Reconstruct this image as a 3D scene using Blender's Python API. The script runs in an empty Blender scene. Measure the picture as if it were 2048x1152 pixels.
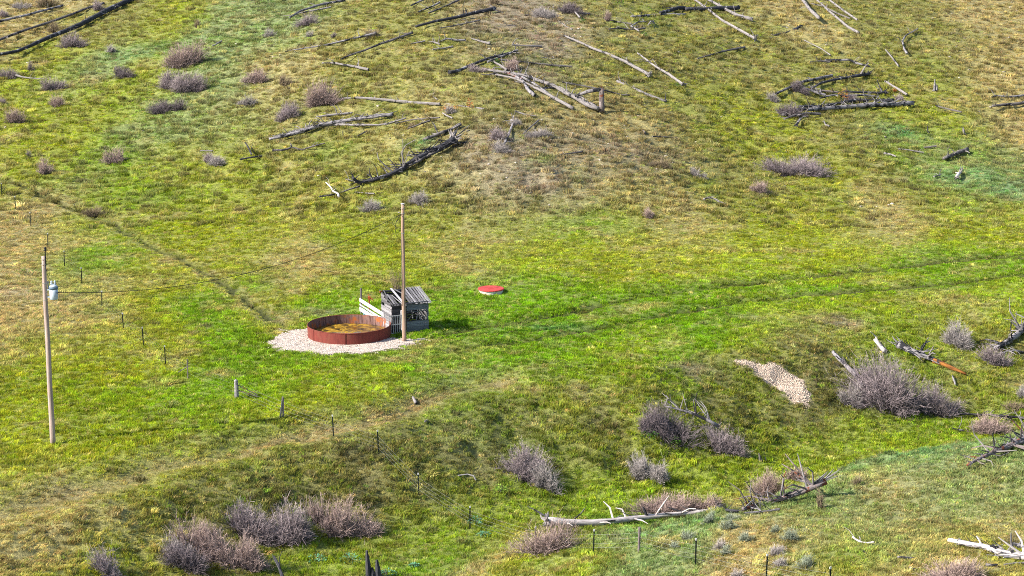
import bpy, math, random
import numpy as np
from mathutils import Vector, Matrix

# ------------------------------------------------------------------ camera, light, exposure
FPX, THETA, CAMH = 3980.0, math.radians(12.2), 33.6
scene = bpy.context.scene
COL = scene.collection
cam_d = bpy.data.cameras.new('camera'); cam = bpy.data.objects.new('camera', cam_d); COL.objects.link(cam)
cam.location = (0, 0, CAMH); cam.rotation_euler = (math.pi/2 - THETA, 0, 0)
cam_d.sensor_width = 36.0; cam_d.lens = 36.0*FPX/2048.0
cam_d.clip_start = 1.0; cam_d.clip_end = 6000
scene.camera = cam
AZ, EL = math.radians(21), math.radians(36)          # shadows fall along +x turned 21 degrees to +y
world = bpy.data.worlds.new('World'); scene.world = world; world.use_nodes = True
wn = world.node_tree; wn.nodes.clear()
sky = wn.nodes.new('ShaderNodeTexSky'); sky.sky_type = 'NISHITA'; sky.sun_disc = False
sky.sun_elevation = EL; sky.sun_rotation = math.atan2(-math.cos(AZ), -math.sin(AZ)) % (2*math.pi)
bg = wn.nodes.new('ShaderNodeBackground'); bg.inputs[1].default_value = 0.10
wo = wn.nodes.new('ShaderNodeOutputWorld')
wn.links.new(sky.outputs[0], bg.inputs[0]); wn.links.new(bg.outputs[0], wo.inputs[0])
sun_d = bpy.data.lights.new('sun', 'SUN'); sun_d.energy = 4.8; sun_d.angle = math.radians(0.5); sun_d.color = (1.0, 0.94, 0.84)
sun = bpy.data.objects.new('sun', sun_d); COL.objects.link(sun)
sd = Vector((math.cos(AZ)*math.cos(EL), math.sin(AZ)*math.cos(EL), -math.sin(EL)))
sun.rotation_euler = sd.to_track_quat('-Z', 'Y').to_euler(); sun.location = (-60, 60, 80)
scene.view_settings.view_transform = 'Standard'; scene.view_settings.look = 'None'
scene.view_settings.exposure = 1.34; scene.view_settings.gamma = 1.0
scene.view_settings.use_curve_mapping = False
scene.render.engine = 'CYCLES'
scene.cycles.use_denoising = False; scene.cycles.filter_width = 1.0
scene.cycles.max_bounces = 5; scene.cycles.diffuse_bounces = 2; scene.cycles.transparent_max_bounces = 4

rnd = random.Random(7)
rng = np.random.default_rng(11)

# ------------------------------------------------------------------ noise
def _hash(ix, iy, s):
    h = (ix.astype(np.int64)*374761393 + iy.astype(np.int64)*668265263 + s*974711) & 0x7fffffff
    h = ((h ^ (h >> 13))*1274126177) & 0x7fffffff
    return ((h ^ (h >> 16)) & 0xffff)/65535.0
def vnoise(x, y, s=0):
    x = np.asarray(x, float); y = np.asarray(y, float)
    ix = np.floor(x).astype(np.int64); iy = np.floor(y).astype(np.int64)
    fx = x-ix; fy = y-iy; fx = fx*fx*(3-2*fx); fy = fy*fy*(3-2*fy)
    a = _hash(ix, iy, s); b = _hash(ix+1, iy, s); c = _hash(ix, iy+1, s); d = _hash(ix+1, iy+1, s)
    return (a*(1-fx)+b*fx)*(1-fy)+(c*(1-fx)+d*fx)*fy
def fbm(x, y, sc, octv=4, s=0):
    v = 0; a = 1; t = 0
    for k in range(octv):
        v = v + a*vnoise(x*sc, y*sc, s+k*17); t += a; a *= .5; sc *= 2.03
    return v/t - .5                                        # about -0.5 .. 0.5

# ------------------------------------------------------------------ terrain
def ray(px, py):
    u = (np.asarray(px, float)-1024)/FPX; v = (576-np.asarray(py, float))/FPX
    return u, math.cos(THETA)+v*math.sin(THETA), -math.sin(THETA)+v*math.cos(THETA)
def atz(px, py, z):
    dx, dy, dz = ray(px, py); t = (z-CAMH)/dz
    return float(dx*t), float(dy*t), z
ctrl = []
for px, py, z in [
    # back hill
    (-150,0,14),(-150,150,8.6),(-150,260,5.2),(-150,360,2.4),(-150,470,.8),
    (0,0,14),(0,150,8.6),(0,260,5.2),(0,360,2.4),(0,450,.9),(0,560,.3),
    (512,0,15),(512,100,11.6),(512,200,8.0),(512,300,4.7),(512,400,1.8),(512,500,.5),(512,580,.15),
    (1024,0,16.5),(1024,100,12.6),(1024,180,9.9),(1024,250,7.6),(1024,330,5.2),(1024,400,2.8),(1024,470,1.0),(1024,560,.15),
    (1536,0,15.3),(1536,100,11.0),(1536,200,7.4),(1536,300,4.0),(1536,400,1.6),(1536,500,.45),(1536,600,.1),
    (2048,0,13.5),(2048,100,10.0),(2048,180,7.0),(2048,260,4.2),(2048,350,2.0),(2048,450,.7),(2048,540,.25),
    (2200,0,13.2),(2200,180,6.8),(2200,350,1.9),(2200,500,.4),(2200,640,-.4),
    # meadow
    (-150,650,.1),(0,650,0),(0,760,-.1),(0,860,-.2),(0,960,-.45),(-150,860,-.2),
    (250,640,0),(250,780,-.1),(512,640,0),(512,720,0),(512,800,-.1),(693,600,0),(693,660,0),(693,720,0),(850,690,0),
    (1024,620,0),(1024,700,-.05),(1280,620,0),(1280,700,-.15),(1536,640,-.05),(1700,600,0),(2048,600,-.1),
    # lip of the bench
    (0,1050,-.75),(250,960,-.55),(500,890,-.45),(760,850,-.4),(1024,790,-.4),(1250,770,-.4),(1450,720,-.4),(1600,690,-.4),(1800,650,-.5),(2048,640,-.6),
    # bank
    (0,1152,-1.7),(250,1060,-1.7),(250,1152,-3.2),(500,1000,-2.0),(500,1080,-3.4),(760,930,-1.8),(760,1010,-3.2),
    (1024,870,-1.9),(1024,950,-3.4),(1280,850,-1.9),(1280,930,-3.6),(1500,800,-2.2),(1540,880,-3.8),(1800,740,-2.3),(1800,820,-3.7),(2048,730,-2.5),(2048,800,-3.7),
    # floor of the draw
    (500,1152,-4.1),(760,1080,-4.1),(1024,1010,-4.1),(1280,970,-4.3),(1500,935,-4.4),(1800,865,-4.3),(2048,830,-4.3),(2200,800,-4.3),
    (760,1152,-4.4),(1024,1075,-4.3),
    # near spur
    (1024,1152,-3.7),(1150,1095,-3.3),(1150,1152,-2.9),(1300,1050,-2.6),(1300,1152,-2.0),(1450,1022,-1.8),(1500,1152,-1.2),(1600,975,-1.7),
    (1760,920,-1.4),(1760,1030,-.9),(1760,1152,-.5),(2048,872,-1.2),(2048,1000,-.4),(2048,1152,.1),(2200,870,-1.0),(2200,1152,.3)]:
    ctrl.append(atz(px, py, z))
# hidden ground just behind the spur's crest, given directly
for a, b, g, z in [(1300,1050,3.5,-4.1),(1450,1022,4.5,-4.2),(1600,975,5.5,-4.2),(1760,920,6.0,-4.3),(2048,872,6.0,-4.3),(2200,870,6.0,-4.3)]:
    zz = {1300:-2.6,1450:-1.8,1600:-1.7,1760:-1.4,2048:-1.2,2200:-1.0}[a]
    x, y, _ = atz(a, b, zz); ctrl.append((x, y+g, z))
ctrl += [(-40,70,-5),(-20,70,-5.6),(0,70,-5.4),(18,72,-1.5),(40,72,1.0),(-40,85,-4.2),(60,110,0.5),(60,140,-4),(60,160,-.4),(-60,110,-1)]
ctrl = np.array(ctrl)
def _tps(r2): return np.where(r2 > 1e-9, r2*np.log(np.maximum(r2, 1e-9))*.5, 0)
_n = len(ctrl); S = 50.0
_c = ctrl[:, :2]/S
_K = _tps(((_c[:, None]-_c[None])**2).sum(-1)) + np.eye(_n)*2e-4
_Pm = np.hstack([np.ones((_n, 1)), _c])
_A = np.block([[_K, _Pm], [_Pm.T, np.zeros((3, 3))]])
_w = np.linalg.solve(_A, np.concatenate([ctrl[:, 2], np.zeros(3)]))
def base_h(x, y):
    x = np.asarray(x, float); y = np.asarray(y, float); sh = x.shape; x = x.ravel(); y = y.ravel()
    xc = np.clip(x, -72-np.maximum(0, y-220)*.12, 72+np.maximum(0, y-220)*.12)/S; yc = np.clip(y, 66, 296)/S
    out = np.empty_like(x)
    for i in range(0, len(x), 20000):
        sl = slice(i, i+20000)
        r2 = (xc[sl, None]-_c[None, :, 0])**2+(yc[sl, None]-_c[None, :, 1])**2
        out[sl] = _tps(r2)@_w[:_n] + _w[_n]+_w[_n+1]*xc[sl]+_w[_n+2]*yc[sl]
    return out.reshape(sh)

def gx(start, stop, step, far):
    mid = list(np.arange(start, stop+step/2, step)); lo = []; hi = []; s = step
    x = start
    while x > far[0]: s *= 1.35; x -= s; lo.append(x)
    s = step; x = mid[-1]
    while x < far[1]: s *= 1.35; x += s; hi.append(x)
    return np.array(lo[::-1]+mid+hi)
XS = gx(-88, 88, .42, (-2500, 2500)); YS = gx(82, 305, .42, (-400, 3500))
GX, GY = np.meshgrid(XS, YS)
GZ = base_h(GX, GY)
# gentle far terrain
far = np.clip((GY-300)/300, 0, 1); GZ += far*12*(fbm(GX, GY, .004, 3, 5)+.3)

def sample_grid(A, x, y):
    x = np.asarray(x, float); y = np.asarray(y, float)
    fx = np.interp(x, XS, np.arange(len(XS))); fy = np.interp(y, YS, np.arange(len(YS)))
    ix = np.clip(fx.astype(int), 0, len(XS)-2); iy = np.clip(fy.astype(int), 0, len(YS)-2)
    tx = fx-ix; ty = fy-iy
    if A.ndim == 3: tx = tx[..., None]; ty = ty[..., None]
    return (A[iy, ix]*(1-tx)+A[iy, ix+1]*tx)*(1-ty)+(A[iy+1, ix]*(1-tx)+A[iy+1, ix+1]*tx)*ty
def hz(x, y): return sample_grid(GZ, x, y)
def hit(px, py):
    """where the sight line through a point of the photograph meets the ground (vectorised)"""
    px = np.atleast_1d(np.asarray(px, float)); py = np.atleast_1d(np.asarray(py, float))
    dx, dy, dz = ray(px, py); lo = np.full(px.shape, 70.0); done = np.zeros(px.shape, bool); t = lo.copy()
    while t.max() < 420 and not done.all():
        t2 = t+.6; z = CAMH+dz*t2; below = z < hz(dx*t2, dy*t2)
        lo = np.where(below & ~done, t, lo); done |= below; t = np.where(done, t, t2)
    lo = np.where(done, lo, 330.); hi = lo+.6
    for _ in range(12):
        m = (lo+hi)/2; b = CAMH+dz*m < hz(dx*m, dy*m); hi = np.where(b, m, hi); lo = np.where(b, lo, m)
    x = dx*hi; y = dy*hi
    return np.stack([x, y, hz(x, y)], -1)
def P(px, py): return Vector(hit(px, py)[0])
def pxm(p): return FPX/(p[1]*math.cos(THETA)+(CAMH-p[2])*math.sin(THETA))     # photograph pixels per metre at p
def line_dist(x, y, pts):
    d = np.full(np.shape(x), 1e9)
    for a, b in zip(pts[:-1], pts[1:]):
        ax, ay = a[0], a[1]; bx, by = b[0]-a[0], b[1]-a[1]; L = bx*bx+by*by+1e-9
        t = np.clip(((x-ax)*bx+(y-ay)*by)/L, 0, 1)
        d = np.minimum(d, np.hypot(x-ax-t*bx, y-ay-t*by))
    return d
# places used by the relief
F0 = P(689, 691); R_TANK = 83/pxm(F0+Vector((0, 3, 0)))
TANK = Vector((F0.x+.1, F0.y+R_TANK, 0))
trail = [P(*q) for q in [(-40,345),(0,358),(50,375),(100,396),(150,418),(190,432),(225,447),(262,470),(300,492),(345,508),(395,532),(430,556),(460,578),(500,602),(540,640)]]
ruts = [[P(*q) for q in L] for L in [
    [(885,668),(960,655),(1060,640),(1150,622),(1240,600),(1340,586),(1450,573),(1560,558),(1700,545),(1840,528),(1950,517),(2070,503)],
    [(900,700),(980,690),(1080,676),(1200,656),(1300,634),(1400,615),(1500,600),(1640,586),(1800,574),(1940,560),(2070,546)]]]
floor_line = [P(*q) for q in [(620,1130),(760,1092),(900,1062),(1024,1030),(1150,1005),(1280,985),(1400,960),(1500,940),(1600,915),(1720,885),(1850,858),(2048,830)]]
ledge = [P(*q) for q in [(-60,1046),(0,1030),(90,1002),(170,980),(240,960),(330,938),(400,920),(480,900),(560,882),(640,866),(720,850),(780,828),(840,806),(900,786),(1000,760)]]
pad_c = Vector((TANK.x-.15, TANK.y-1.15, 0)); 
dT = np.hypot(GX-TANK.x, GY-TANK.y); k = np.clip((dT-6)/6, 0, 1); k = k*k*(3-2*k); GZ = GZ*k
d_tr = line_dist(GX+fbm(GX, GY, .6, 2, 3)*.8, GY+fbm(GX, GY, .6, 2, 4)*1.2, trail)
d_ru = np.minimum(*[line_dist(GX, GY, L) for L in ruts])
d_le = line_dist(GX, GY+fbm(GX, GY, .3, 2, 9)*2.0, [p+Vector((0, .9, 0)) for p in ledge])
near = np.clip(1-np.maximum(np.abs(GX)-90, 0)/40, 0, 1)*np.clip((340-GY)/60, 0, 1)
kk = np.clip((dT-5.5)/4, 0, 1)*near
hillw = np.clip((GY-180)/30, 0, 1)
# how steep each place is, to roughen banks
gyd, gxd = np.gradient(GZ, YS, XS); slope = np.hypot(gxd, gyd)
steep = np.clip((slope-.15)/.25, 0, 1)
GZ = GZ + kk*(fbm(GX, GY, .09, 3, 21)*.55*(.35+hillw) + fbm(GX, GY, .55, 3, 22)*(.30+.22*hillw+.6*steep) + fbm(GX, GY, 1.3, 2, 23)*(.12+.2*steep+.10*hillw))
GZ -= near*(.34*np.exp(-(d_tr/.34)**2) + .30*np.exp(-(d_ru/.6)**2) + .55*np.exp(-(d_le/1.5)**2))

# ------------------------------------------------------------------ colour of the ground cover (albedo that stays put)
PAL = {'G': (.138,.288,.005), 'Y': (.248,.305,.014), 'O': (.212,.228,.052), 'T': (.370,.320,.135), 'B': (.255,.218,.160),
       'S': (.195,.285,.105), 'D': (.085,.100,.018), 'Q': (.075,.270,.105), 'W': (.46,.39,.31), 'R': (.26,.14,.05), 'L': (.265,.345,.022)}
PAL = {k: np.array(v) for k, v in PAL.items()}
CMAP = ['T O Y S S O O B B O O O T O O T', 'Y S Y S T O O O B O O O O O O T', 'Y Y S O O O T O O T O Y Y O Y T',
        'Y G Y Y O O O B B T O O Y O S S', 'T L Y Y Y Y Y Y Y L T Y Y T Y Y', 'T G Y Y T Y Y T L Y Y L Y L G G',
        'T T Y G Y G G G G G G G L Y L L', 'Y Y Y G G G G G G Y G L T G O O', 'Y Y Y L Y L G G L Y Y Y D O G Y',
        'Y Y Y Y L Y O O D O Y L L L S S', 'T Y Y O D O O Y D G G T S S T T', 'T Y O D D D G T Y S S T T Y T Y']
cp = []; cc = []
for r, row in enumerate(CMAP):
    for c, ch in enumerate(row.split()):
        cp.append((64+c*128, 48+r*96)); cc.append(PAL[ch])
cp = hit([q[0] for q in cp], [q[1] for q in cp]); cc = np.array(cc)
csx = np.array([75/pxm(p) for p in cp]); csy = np.array([75/pxm(p)/.30 for p in cp]); csy = np.minimum(csy, 12)
def field(x, y):
    """local colour of the sward, interpolated between hand-picked samples, broken up by noise"""
    out = np.empty((len(x), 3))
    for i in range(0, len(x), 20000):
        X = x[i:i+20000]; Y = y[i:i+20000]
        Xj = X+fbm(X, Y, .12, 3, 31)*9; Yj = Y+fbm(X, Y, .10, 3, 32)*16
        d = ((Xj[:, None]-cp[None, :, 0])/csx)**2+((Yj[:, None]-cp[None, :, 1])/csy)**2
        d = d-d.min(1, keepdims=True); w = np.exp(-d*1.1); w /= w.sum(1, keepdims=True)
        out[i:i+20000] = w@cc
    return out
ACC = [(1800,265,38,12,'Q',.9),(1925,352,70,16,'Q',.7),(2020,380,60,14,'Q',.6),(1800,330,25,40,'G',.7),(290,104,75,14,'Q',.5),(380,85,70,12,'Q',.5),(470,72,80,12,'S',.6),
       (1290,1050,150,16,'Q',.35),(1430,1035,150,14,'Q',.5),(1640,970,70,16,'Q',.5),(1830,905,130,22,'Q',.5),(1110,655,90,9,'Q',.55),(850,655,60,14,'G',1),(845,290,30,8,'Q',.7),
       (250,830,140,40,'G',.4),(640,540,180,20,'T',.25),(60,430,40,40,'T',.9),(30,620,70,40,'T',.9),(20,585,60,16,'W',.5),(40,450,50,30,'T',.6),(160,640,40,20,'T',.7),(90,520,60,30,'T',.7),(330,525,25,14,'T',.8),
       (1665,640,55,14,'B',1),(1690,640,28,8,'W',.4),(1070,345,130,40,'B',1),(1230,290,160,34,'B',.7),(1010,300,90,30,'B',.7),(1100,40,130,40,'B',.6),(1250,600,300,16,'G',.6),(1120,720,200,40,'G',.6),(1110,345,30,7,'W',.6),(1230,300,100,22,'B',.5),(960,300,60,40,'B',.4),(1180,240,120,20,'T',.4),(1060,60,90,25,'B',.5),
       (1440,840,120,30,'D',.5),(1660,745,60,30,'D',.6),(960,900,110,30,'B',.35),(230,1040,120,25,'T',.5),(1700,1050,160,40,'T',.35),(1900,1020,150,40,'S',.5),(1400,740,40,12,'B',.8),(1560,950,180,22,'L',.8),(1780,890,140,16,'L',.7),(1260,265,60,12,'T',.5),
       (640,915,160,30,'T',.35),(1330,620,200,16,'G',.6),(1600,575,260,9,'G',.9),(1900,540,150,7,'G',.8),(300,390,120,22,'G',.6),(640,30,60,15,'S',.6),(420,260,120,30,'S',.5),
       (130,600,30,8,'W',.3),(60,590,40,8,'W',.35),(1000,590,60,14,'G',.8),(560,640,36,12,'B',.7),(625,626,60,8,'B',.75),(690,700,150,22,'O',.35),(860,694,40,10,'T',.6),(60,600,60,40,'T',.5),(930,700,60,10,'T',.5),(1850,200,120,60,'Y',.4),(1480,300,60,30,'Y',.5),(1180,450,90,22,'G',.7)]
accp = hit([a[0] for a in ACC], [a[1] for a in ACC])
def albedo(x, y, jitter=True):
    c = field(x, y)
    n1 = fbm(x, y, .35, 4, 41); n2 = fbm(x, y, .9, 3, 42); n3 = fbm(x, y*.8, .16, 4, 43)
    def mix(c, col, w): w = np.clip(w, 0, 1)[:, None]; return c*(1-w)+col*w
    for (px, py, rx, ry, ch, s), p in zip(ACC, accp):
        k = pxm(p); sx = rx/k; sy = max(ry/k/.30, .6)
        d = ((x+n1*3-p[0])/sx)**2+((y+n2*4-p[1])/sy)**2
        c = mix(c, PAL[ch], s*np.exp(-d*.8)*(1+n1*1.2))
    c = mix(c, PAL['T'], (n1-.10)*4.0*.75)
    c = mix(c, PAL['G'], (n3-.14)*4.5*.45)
    c = mix(c, PAL['D'], (-n2-.15)*4*.35)
    c = mix(c, PAL['B'], (-n1-.19)*4*.5)
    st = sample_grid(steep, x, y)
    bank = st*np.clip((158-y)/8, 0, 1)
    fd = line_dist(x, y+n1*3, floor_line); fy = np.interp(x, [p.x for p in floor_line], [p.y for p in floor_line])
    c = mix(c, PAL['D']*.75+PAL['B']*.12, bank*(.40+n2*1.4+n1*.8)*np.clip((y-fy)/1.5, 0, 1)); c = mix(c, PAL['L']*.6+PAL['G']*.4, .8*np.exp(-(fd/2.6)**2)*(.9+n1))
    c = mix(c, PAL['T']*.8, .95*np.exp(-(sample_grid(d_le, x, y)/1.0)**2)*(1+n1*2)); c = mix(c, PAL['B'], .18*np.exp(-(sample_grid(d_le, x, y-2.2)/1.0)**2)*(.8+n2*2))
    dt = sample_grid(d_tr, x, y); c = mix(c, PAL['T'], .7*np.exp(-((dt-.75)/.25)**2)*(.7+n1)); c = mix(c, PAL['D']*.6, .98*np.exp(-(dt/.38)**2))
    dr = sample_grid(d_ru, x, y); c = mix(c, PAL['G']*.8, .55*np.exp(-(dr/2.2)**2)); c = mix(c, PAL['D'], .92*np.exp(-(dr/.48)**2)*(.9+n1*1.5))
    return c
# bare gravel pad round the tank, scraped scar on the bank
def pad_mask(x, y):
    a = np.arctan2(y-pad_c.y, x-pad_c.x)
    r = np.hypot((x-pad_c.x)/1.0, (y-pad_c.y)/.93)
    R = 5.35+.5*np.sin(a*2+1)+fbm(x, y, .7, 3, 51)*2.0+fbm(x, y, 2.6, 2, 54)*.9
    m = np.clip((R-r)/.35, 0, 1)
    right = np.clip((x-(TANK.x+1.9))/.8, 0, 1)*np.clip((y-(F0.y+1.6+fbm(x, y, 1.0, 2, 52)*.8))/.6, 0, 1)
    back = np.clip((y-(TANK.y+1.7+fbm(x, y, .5, 2, 53)*1.5))/.8, 0, 1)
    return m*(1-right)*(1-back)
scar = [P(*q) for q in [(1482,724),(1515,737),(1545,752),(1575,770),(1598,788),(1612,806)]]
scar_w = [.4, .85, 1.25, 1.45, 1.0, .4]
def scar_mask(x, y):
    m = np.zeros(np.shape(x)); n = fbm(x, y, 1.1, 3, 55)
    for i in range(len(scar)-1):
        a, b = scar[i], scar[i+1]; bx, by = b.x-a.x, b.y-a.y; L = bx*bx+by*by
        t = np.clip(((x-a.x)*bx+(y-a.y)*by)/L, 0, 1); d = np.hypot(x-a.x-t*bx, y-a.y-t*by); w = scar_w[i]*(1-t)+scar_w[i+1]*t
        m = np.maximum(m, np.clip((w+n*.7-d)/.3, 0, 1))
    return m
near_m = (np.abs(GX) < 90) & (GY > 75) & (GY < 315)
colg = np.empty(GX.shape+(3,)); colg[:] = PAL['O']
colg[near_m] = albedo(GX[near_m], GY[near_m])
pm = np.zeros(GX.shape); pm[near_m] = pad_mask(GX[near_m], GY[near_m]); sm = np.zeros(GX.shape); sm[near_m] = scar_mask(GX[near_m], GY[near_m])
bare = np.maximum(pm, sm)
thatch = np.array((.15, .12, .055))
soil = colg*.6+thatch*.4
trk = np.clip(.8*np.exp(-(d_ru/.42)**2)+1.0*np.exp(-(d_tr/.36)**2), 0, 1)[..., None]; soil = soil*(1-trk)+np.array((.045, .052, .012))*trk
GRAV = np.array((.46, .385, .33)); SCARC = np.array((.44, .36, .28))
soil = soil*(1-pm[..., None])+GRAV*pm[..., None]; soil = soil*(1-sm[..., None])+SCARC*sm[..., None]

# ------------------------------------------------------------------ helpers: objects
def tag(o, label=None, cat=None, group=None, kind=None):
    if label: o['label'] = label
    if cat: o['category'] = cat
    if group: o['group'] = group
    if kind: o['kind'] = kind
    return o
def empty(name, loc, rz=0.0):
    o = bpy.data.objects.new(name, None); o.empty_display_size = .3; COL.objects.link(o)
    o.location = loc; o.rotation_euler = (0, 0, rz); return o
def np_mesh(name, V, T, mats=(), smooth=False, cols=None, uv=None, midx=None):
    """V (n,3), T (m,3) triangles"""
    me = bpy.data.meshes.new(name); V = np.asarray(V, np.float32); T = np.asarray(T, np.int32)
    me.vertices.add(len(V)); me.vertices.foreach_set('co', V.ravel())
    me.loops.add(T.size); me.loops.foreach_set('vertex_index', T.ravel())
    k = T.shape[1]; me.polygons.add(len(T)); me.polygons.foreach_set('loop_start', np.arange(0, T.size, k, dtype=np.int32))
    if smooth: me.polygons.foreach_set('use_smooth', np.ones(len(T), bool))
    me.update(calc_edges=True)
    if cols is not None:
        a = me.color_attributes.new('col', 'FLOAT_COLOR', 'POINT')
        c = np.ones((len(V), 4), np.float32); c[:, :3] = cols; a.data.foreach_set('color', c.ravel())
    if uv is not None:
        u = me.uv_layers.new(name='UVMap'); u.data.foreach_set('uv', np.asarray(uv, np.float32)[T.ravel()].ravel())
    for m in mats: me.materials.append(m)
    if midx is not None: me.polygons.foreach_set('material_index', np.asarray(midx, np.int32))
    me.validate(); return me
def link(name, me, parent=None, loc=None):
    o = bpy.data.objects.new(name, me); COL.objects.link(o)
    if parent is not None: o.parent = parent
    if loc is not None: o.location = loc
    return o
class MB:
    def __init__(s): s.v = []; s.f = []; s.uv = []; s.n = 0
    def add(s, V, F, uv=None):
        V = np.asarray(V, float); s.v.append(V); s.f += [tuple(i+s.n for i in f) for f in F]
        s.uv.append(np.asarray(uv, float) if uv is not None else np.zeros((len(V), 2))); s.n += len(V)
    def box(s, c, size, M=None, jit=0.0, b=0.0):
        sx, sy, sz = [q/2 for q in size]
        V = np.array([(x, y, z) for x in (-sx, sx) for y in (-sy, sy) for z in (-sz, sz)], float)
        if jit: V += np.random.default_rng(s.n+1).uniform(-jit, jit, V.shape)
        L = int(np.argmax(size)); uv = np.stack([V[:, (L+1) % 3]*3+V[:, (L+2) % 3]*2, V[:, L]+c[0]*.7+c[2]*1.3], -1)
        if M is not None: V = V@np.array(M.to_3x3()).T
        s.add(V+np.array(c), [(0,1,3,2),(4,6,7,5),(0,4,5,1),(2,3,7,6),(0,2,6,4),(1,5,7,3)], uv)
    def tube(s, pts, rad, sides=7, cap=True, rough=0.0, seed=0, closed=False):
        pts = [Vector(p) for p in pts]; n = len(pts); r_ = random.Random(seed)
        if not hasattr(rad, '__len__'): rad = [rad]*n
        V = []; uv = []; L = 0; up = Vector((0, 0, 1)); ref = None; ph = r_.uniform(0, 6)
        lob = [1+r_.uniform(-rough, rough) for _ in range(sides)]
        for i, p in enumerate(pts):
            t = (pts[min(i+1, n-1)]-pts[max(i-1, 0)])
            if t.length < 1e-6: t = Vector((0, 0, 1))
            t.normalize()
            if ref is None: ref = t.orthogonal().normalized()
            a = (ref-t*ref.dot(t)).normalized(); b = t.cross(a); ref = a
            if i: L += (p-pts[i-1]).length
            for k in range(sides):
                an = 2*math.pi*k/sides; r = rad[i]*lob[k]*(1+r_.uniform(-rough, rough)*.6)
                V.append(p+(a*math.cos(an)+b*math.sin(an))*r); uv.append((k/sides*2 if k <= sides/2 else 2-k/sides*2, L+ph))
        F = []
        for i in range(n-1):
            for k in range(sides):
                k2 = (k+1) % sides; F.append((i*sides+k, i*sides+k2, (i+1)*sides+k2, (i+1)*sides+k))
        if cap: F.append(tuple(range(sides))[::-1]); F.append(tuple((n-1)*sides+k for k in range(sides)))
        s.add([tuple(v) for v in V], F, uv)
    def cyl(s, c, r, h, sides=24, r2=None):
        s.tube([Vector(c), Vector(c)+Vector((0, 0, h))], [r, r if r2 is None else r2], sides)
    def mesh(s, name, mat, smooth=False):
        me = bpy.data.meshes.new(name); V = np.concatenate(s.v); UV = np.concatenate(s.uv)
        me.from_pydata([tuple(v) for v in V], [], s.f)
        u = me.uv_layers.new(name='UVMap'); li = np.empty(len(me.loops), np.int32); me.loops.foreach_get('vertex_index', li)
        u.data.foreach_set('uv', UV[li].astype(np.float32).ravel())
        for m in (mat if isinstance(mat, (list, tuple)) else [mat]): me.materials.append(m)
        if smooth: me.polygons.foreach_set('use_smooth', np.ones(len(me.polygons), bool))
        me.update(); return me
    def build(s, name, mat, parent=None, smooth=False, loc=None): return link(name, s.mesh(name, mat, smooth), parent, loc)

# ------------------------------------------------------------------ materials
def nt(name):
    m = bpy.data.materials.new(name); m.use_nodes = True; n = m.node_tree; b = n.nodes['Principled BSDF']
    b.inputs['Roughness'].default_value = .9; b.inputs['Specular IOR Level'].default_value = .2
    return m, n, b
def N(n, t, **k):
    x = n.nodes.new(t)
    for a, v in k.items(): setattr(x, a, v)
    return x
def ramp(n, stops):
    r = N(n, 'ShaderNodeValToRGB'); e = r.color_ramp.elements
    while len(e) < len(stops): e.new(.5)
    for q, (p, c) in zip(e, stops): q.position = p; q.color = (*c, 1) if len(c) == 3 else c
    return r
def noise(n, scale, vec, detail=4, rough=.6):
    x = N(n, 'ShaderNodeTexNoise'); x.inputs['Scale'].default_value = scale; x.inputs['Detail'].default_value = detail
    x.inputs['Roughness'].default_value = rough
    if vec is not None: n.links.new(vec, x.inputs['Vector'])
    return x
def mixc(n, a, b, fac, mode='MIX'):
    x = N(n, 'ShaderNodeMix', data_type='RGBA', blend_type=mode)
    for v, i in ((fac, 0), (a, 6), (b, 7)):
        if hasattr(v, 'is_linked') or hasattr(v, 'links'): n.links.new(v, x.inputs[i])
        elif i == 0: x.inputs[0].default_value = v
        else: x.inputs[i].default_value = (*v, 1)
    return x.outputs[2]
def bump(n, b, h, s=.5, d=.02):
    x = N(n, 'ShaderNodeBump'); x.inputs['Strength'].default_value = s; x.inputs['Distance'].default_value = d
    n.links.new(h, x.inputs['Height']); n.links.new(x.outputs[0], b.inputs['Normal'])
def kc_(c): return tuple(q*.72 for q in c)
def wood_mat(name, light, dark, accent=None, acc=.0, char=0.0, ustretch=7., vscale=.7, vr=(.85, 1.2)):
    light = kc_(light); dark = kc_(dark); accent = kc_(accent) if accent else None
    m, n, b = nt(name); tc = N(n, 'ShaderNodeTexCoord'); mp = N(n, 'ShaderNodeMapping'); mp.inputs['Scale'].default_value = (ustretch, vscale, 1)
    n.links.new(tc.outputs['UV'], mp.inputs[0]); gr = noise(n, 2.2, mp.outputs[0], 5, .7)
    r = ramp(n, [(.38, dark), (.62, light)]); n.links.new(gr.outputs[0], r.inputs[0]); c = r.outputs[0]
    pt = noise(n, 1.3, tc.outputs['Object'], 3)
    if accent:
        r2 = ramp(n, [(.62-acc*.5, (0,)*3), (.66-acc*.5, (1,)*3)]); n.links.new(pt.outputs[0], r2.inputs[0]); c = mixc(n, c, accent, r2.outputs[0])
    if char:
        p2 = noise(n, .9, tc.outputs['Object'], 5, .7)
        r3 = ramp(n, [(.72-char*.5, (0,)*3), (.78-char*.5, (1,)*3)]); n.links.new(p2.outputs[0], r3.inputs[0]); c = mixc(n, c, (.018,.018,.022), r3.outputs[0])
    oi = N(n, 'ShaderNodeObjectInfo'); mr = N(n, 'ShaderNodeMapRange'); mr.inputs[3].default_value = vr[0]; mr.inputs[4].default_value = vr[1]; n.links.new(oi.outputs['Random'], mr.inputs[0])
    hs = N(n, 'ShaderNodeHueSaturation'); n.links.new(mr.outputs[0], hs.inputs['Value']); n.links.new(c, hs.inputs['Color']); c = hs.outputs[0]
    n.links.new(c, b.inputs['Base Color']); bump(n, b, gr.outputs[0], .8, .03); return m
KM = .72
def kc(c): return tuple(q*KM for q in c)
M = {}
M['pale'] = wood_mat('bleached_wood', (.40,.365,.35), (.12,.105,.11), char=.34)
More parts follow.
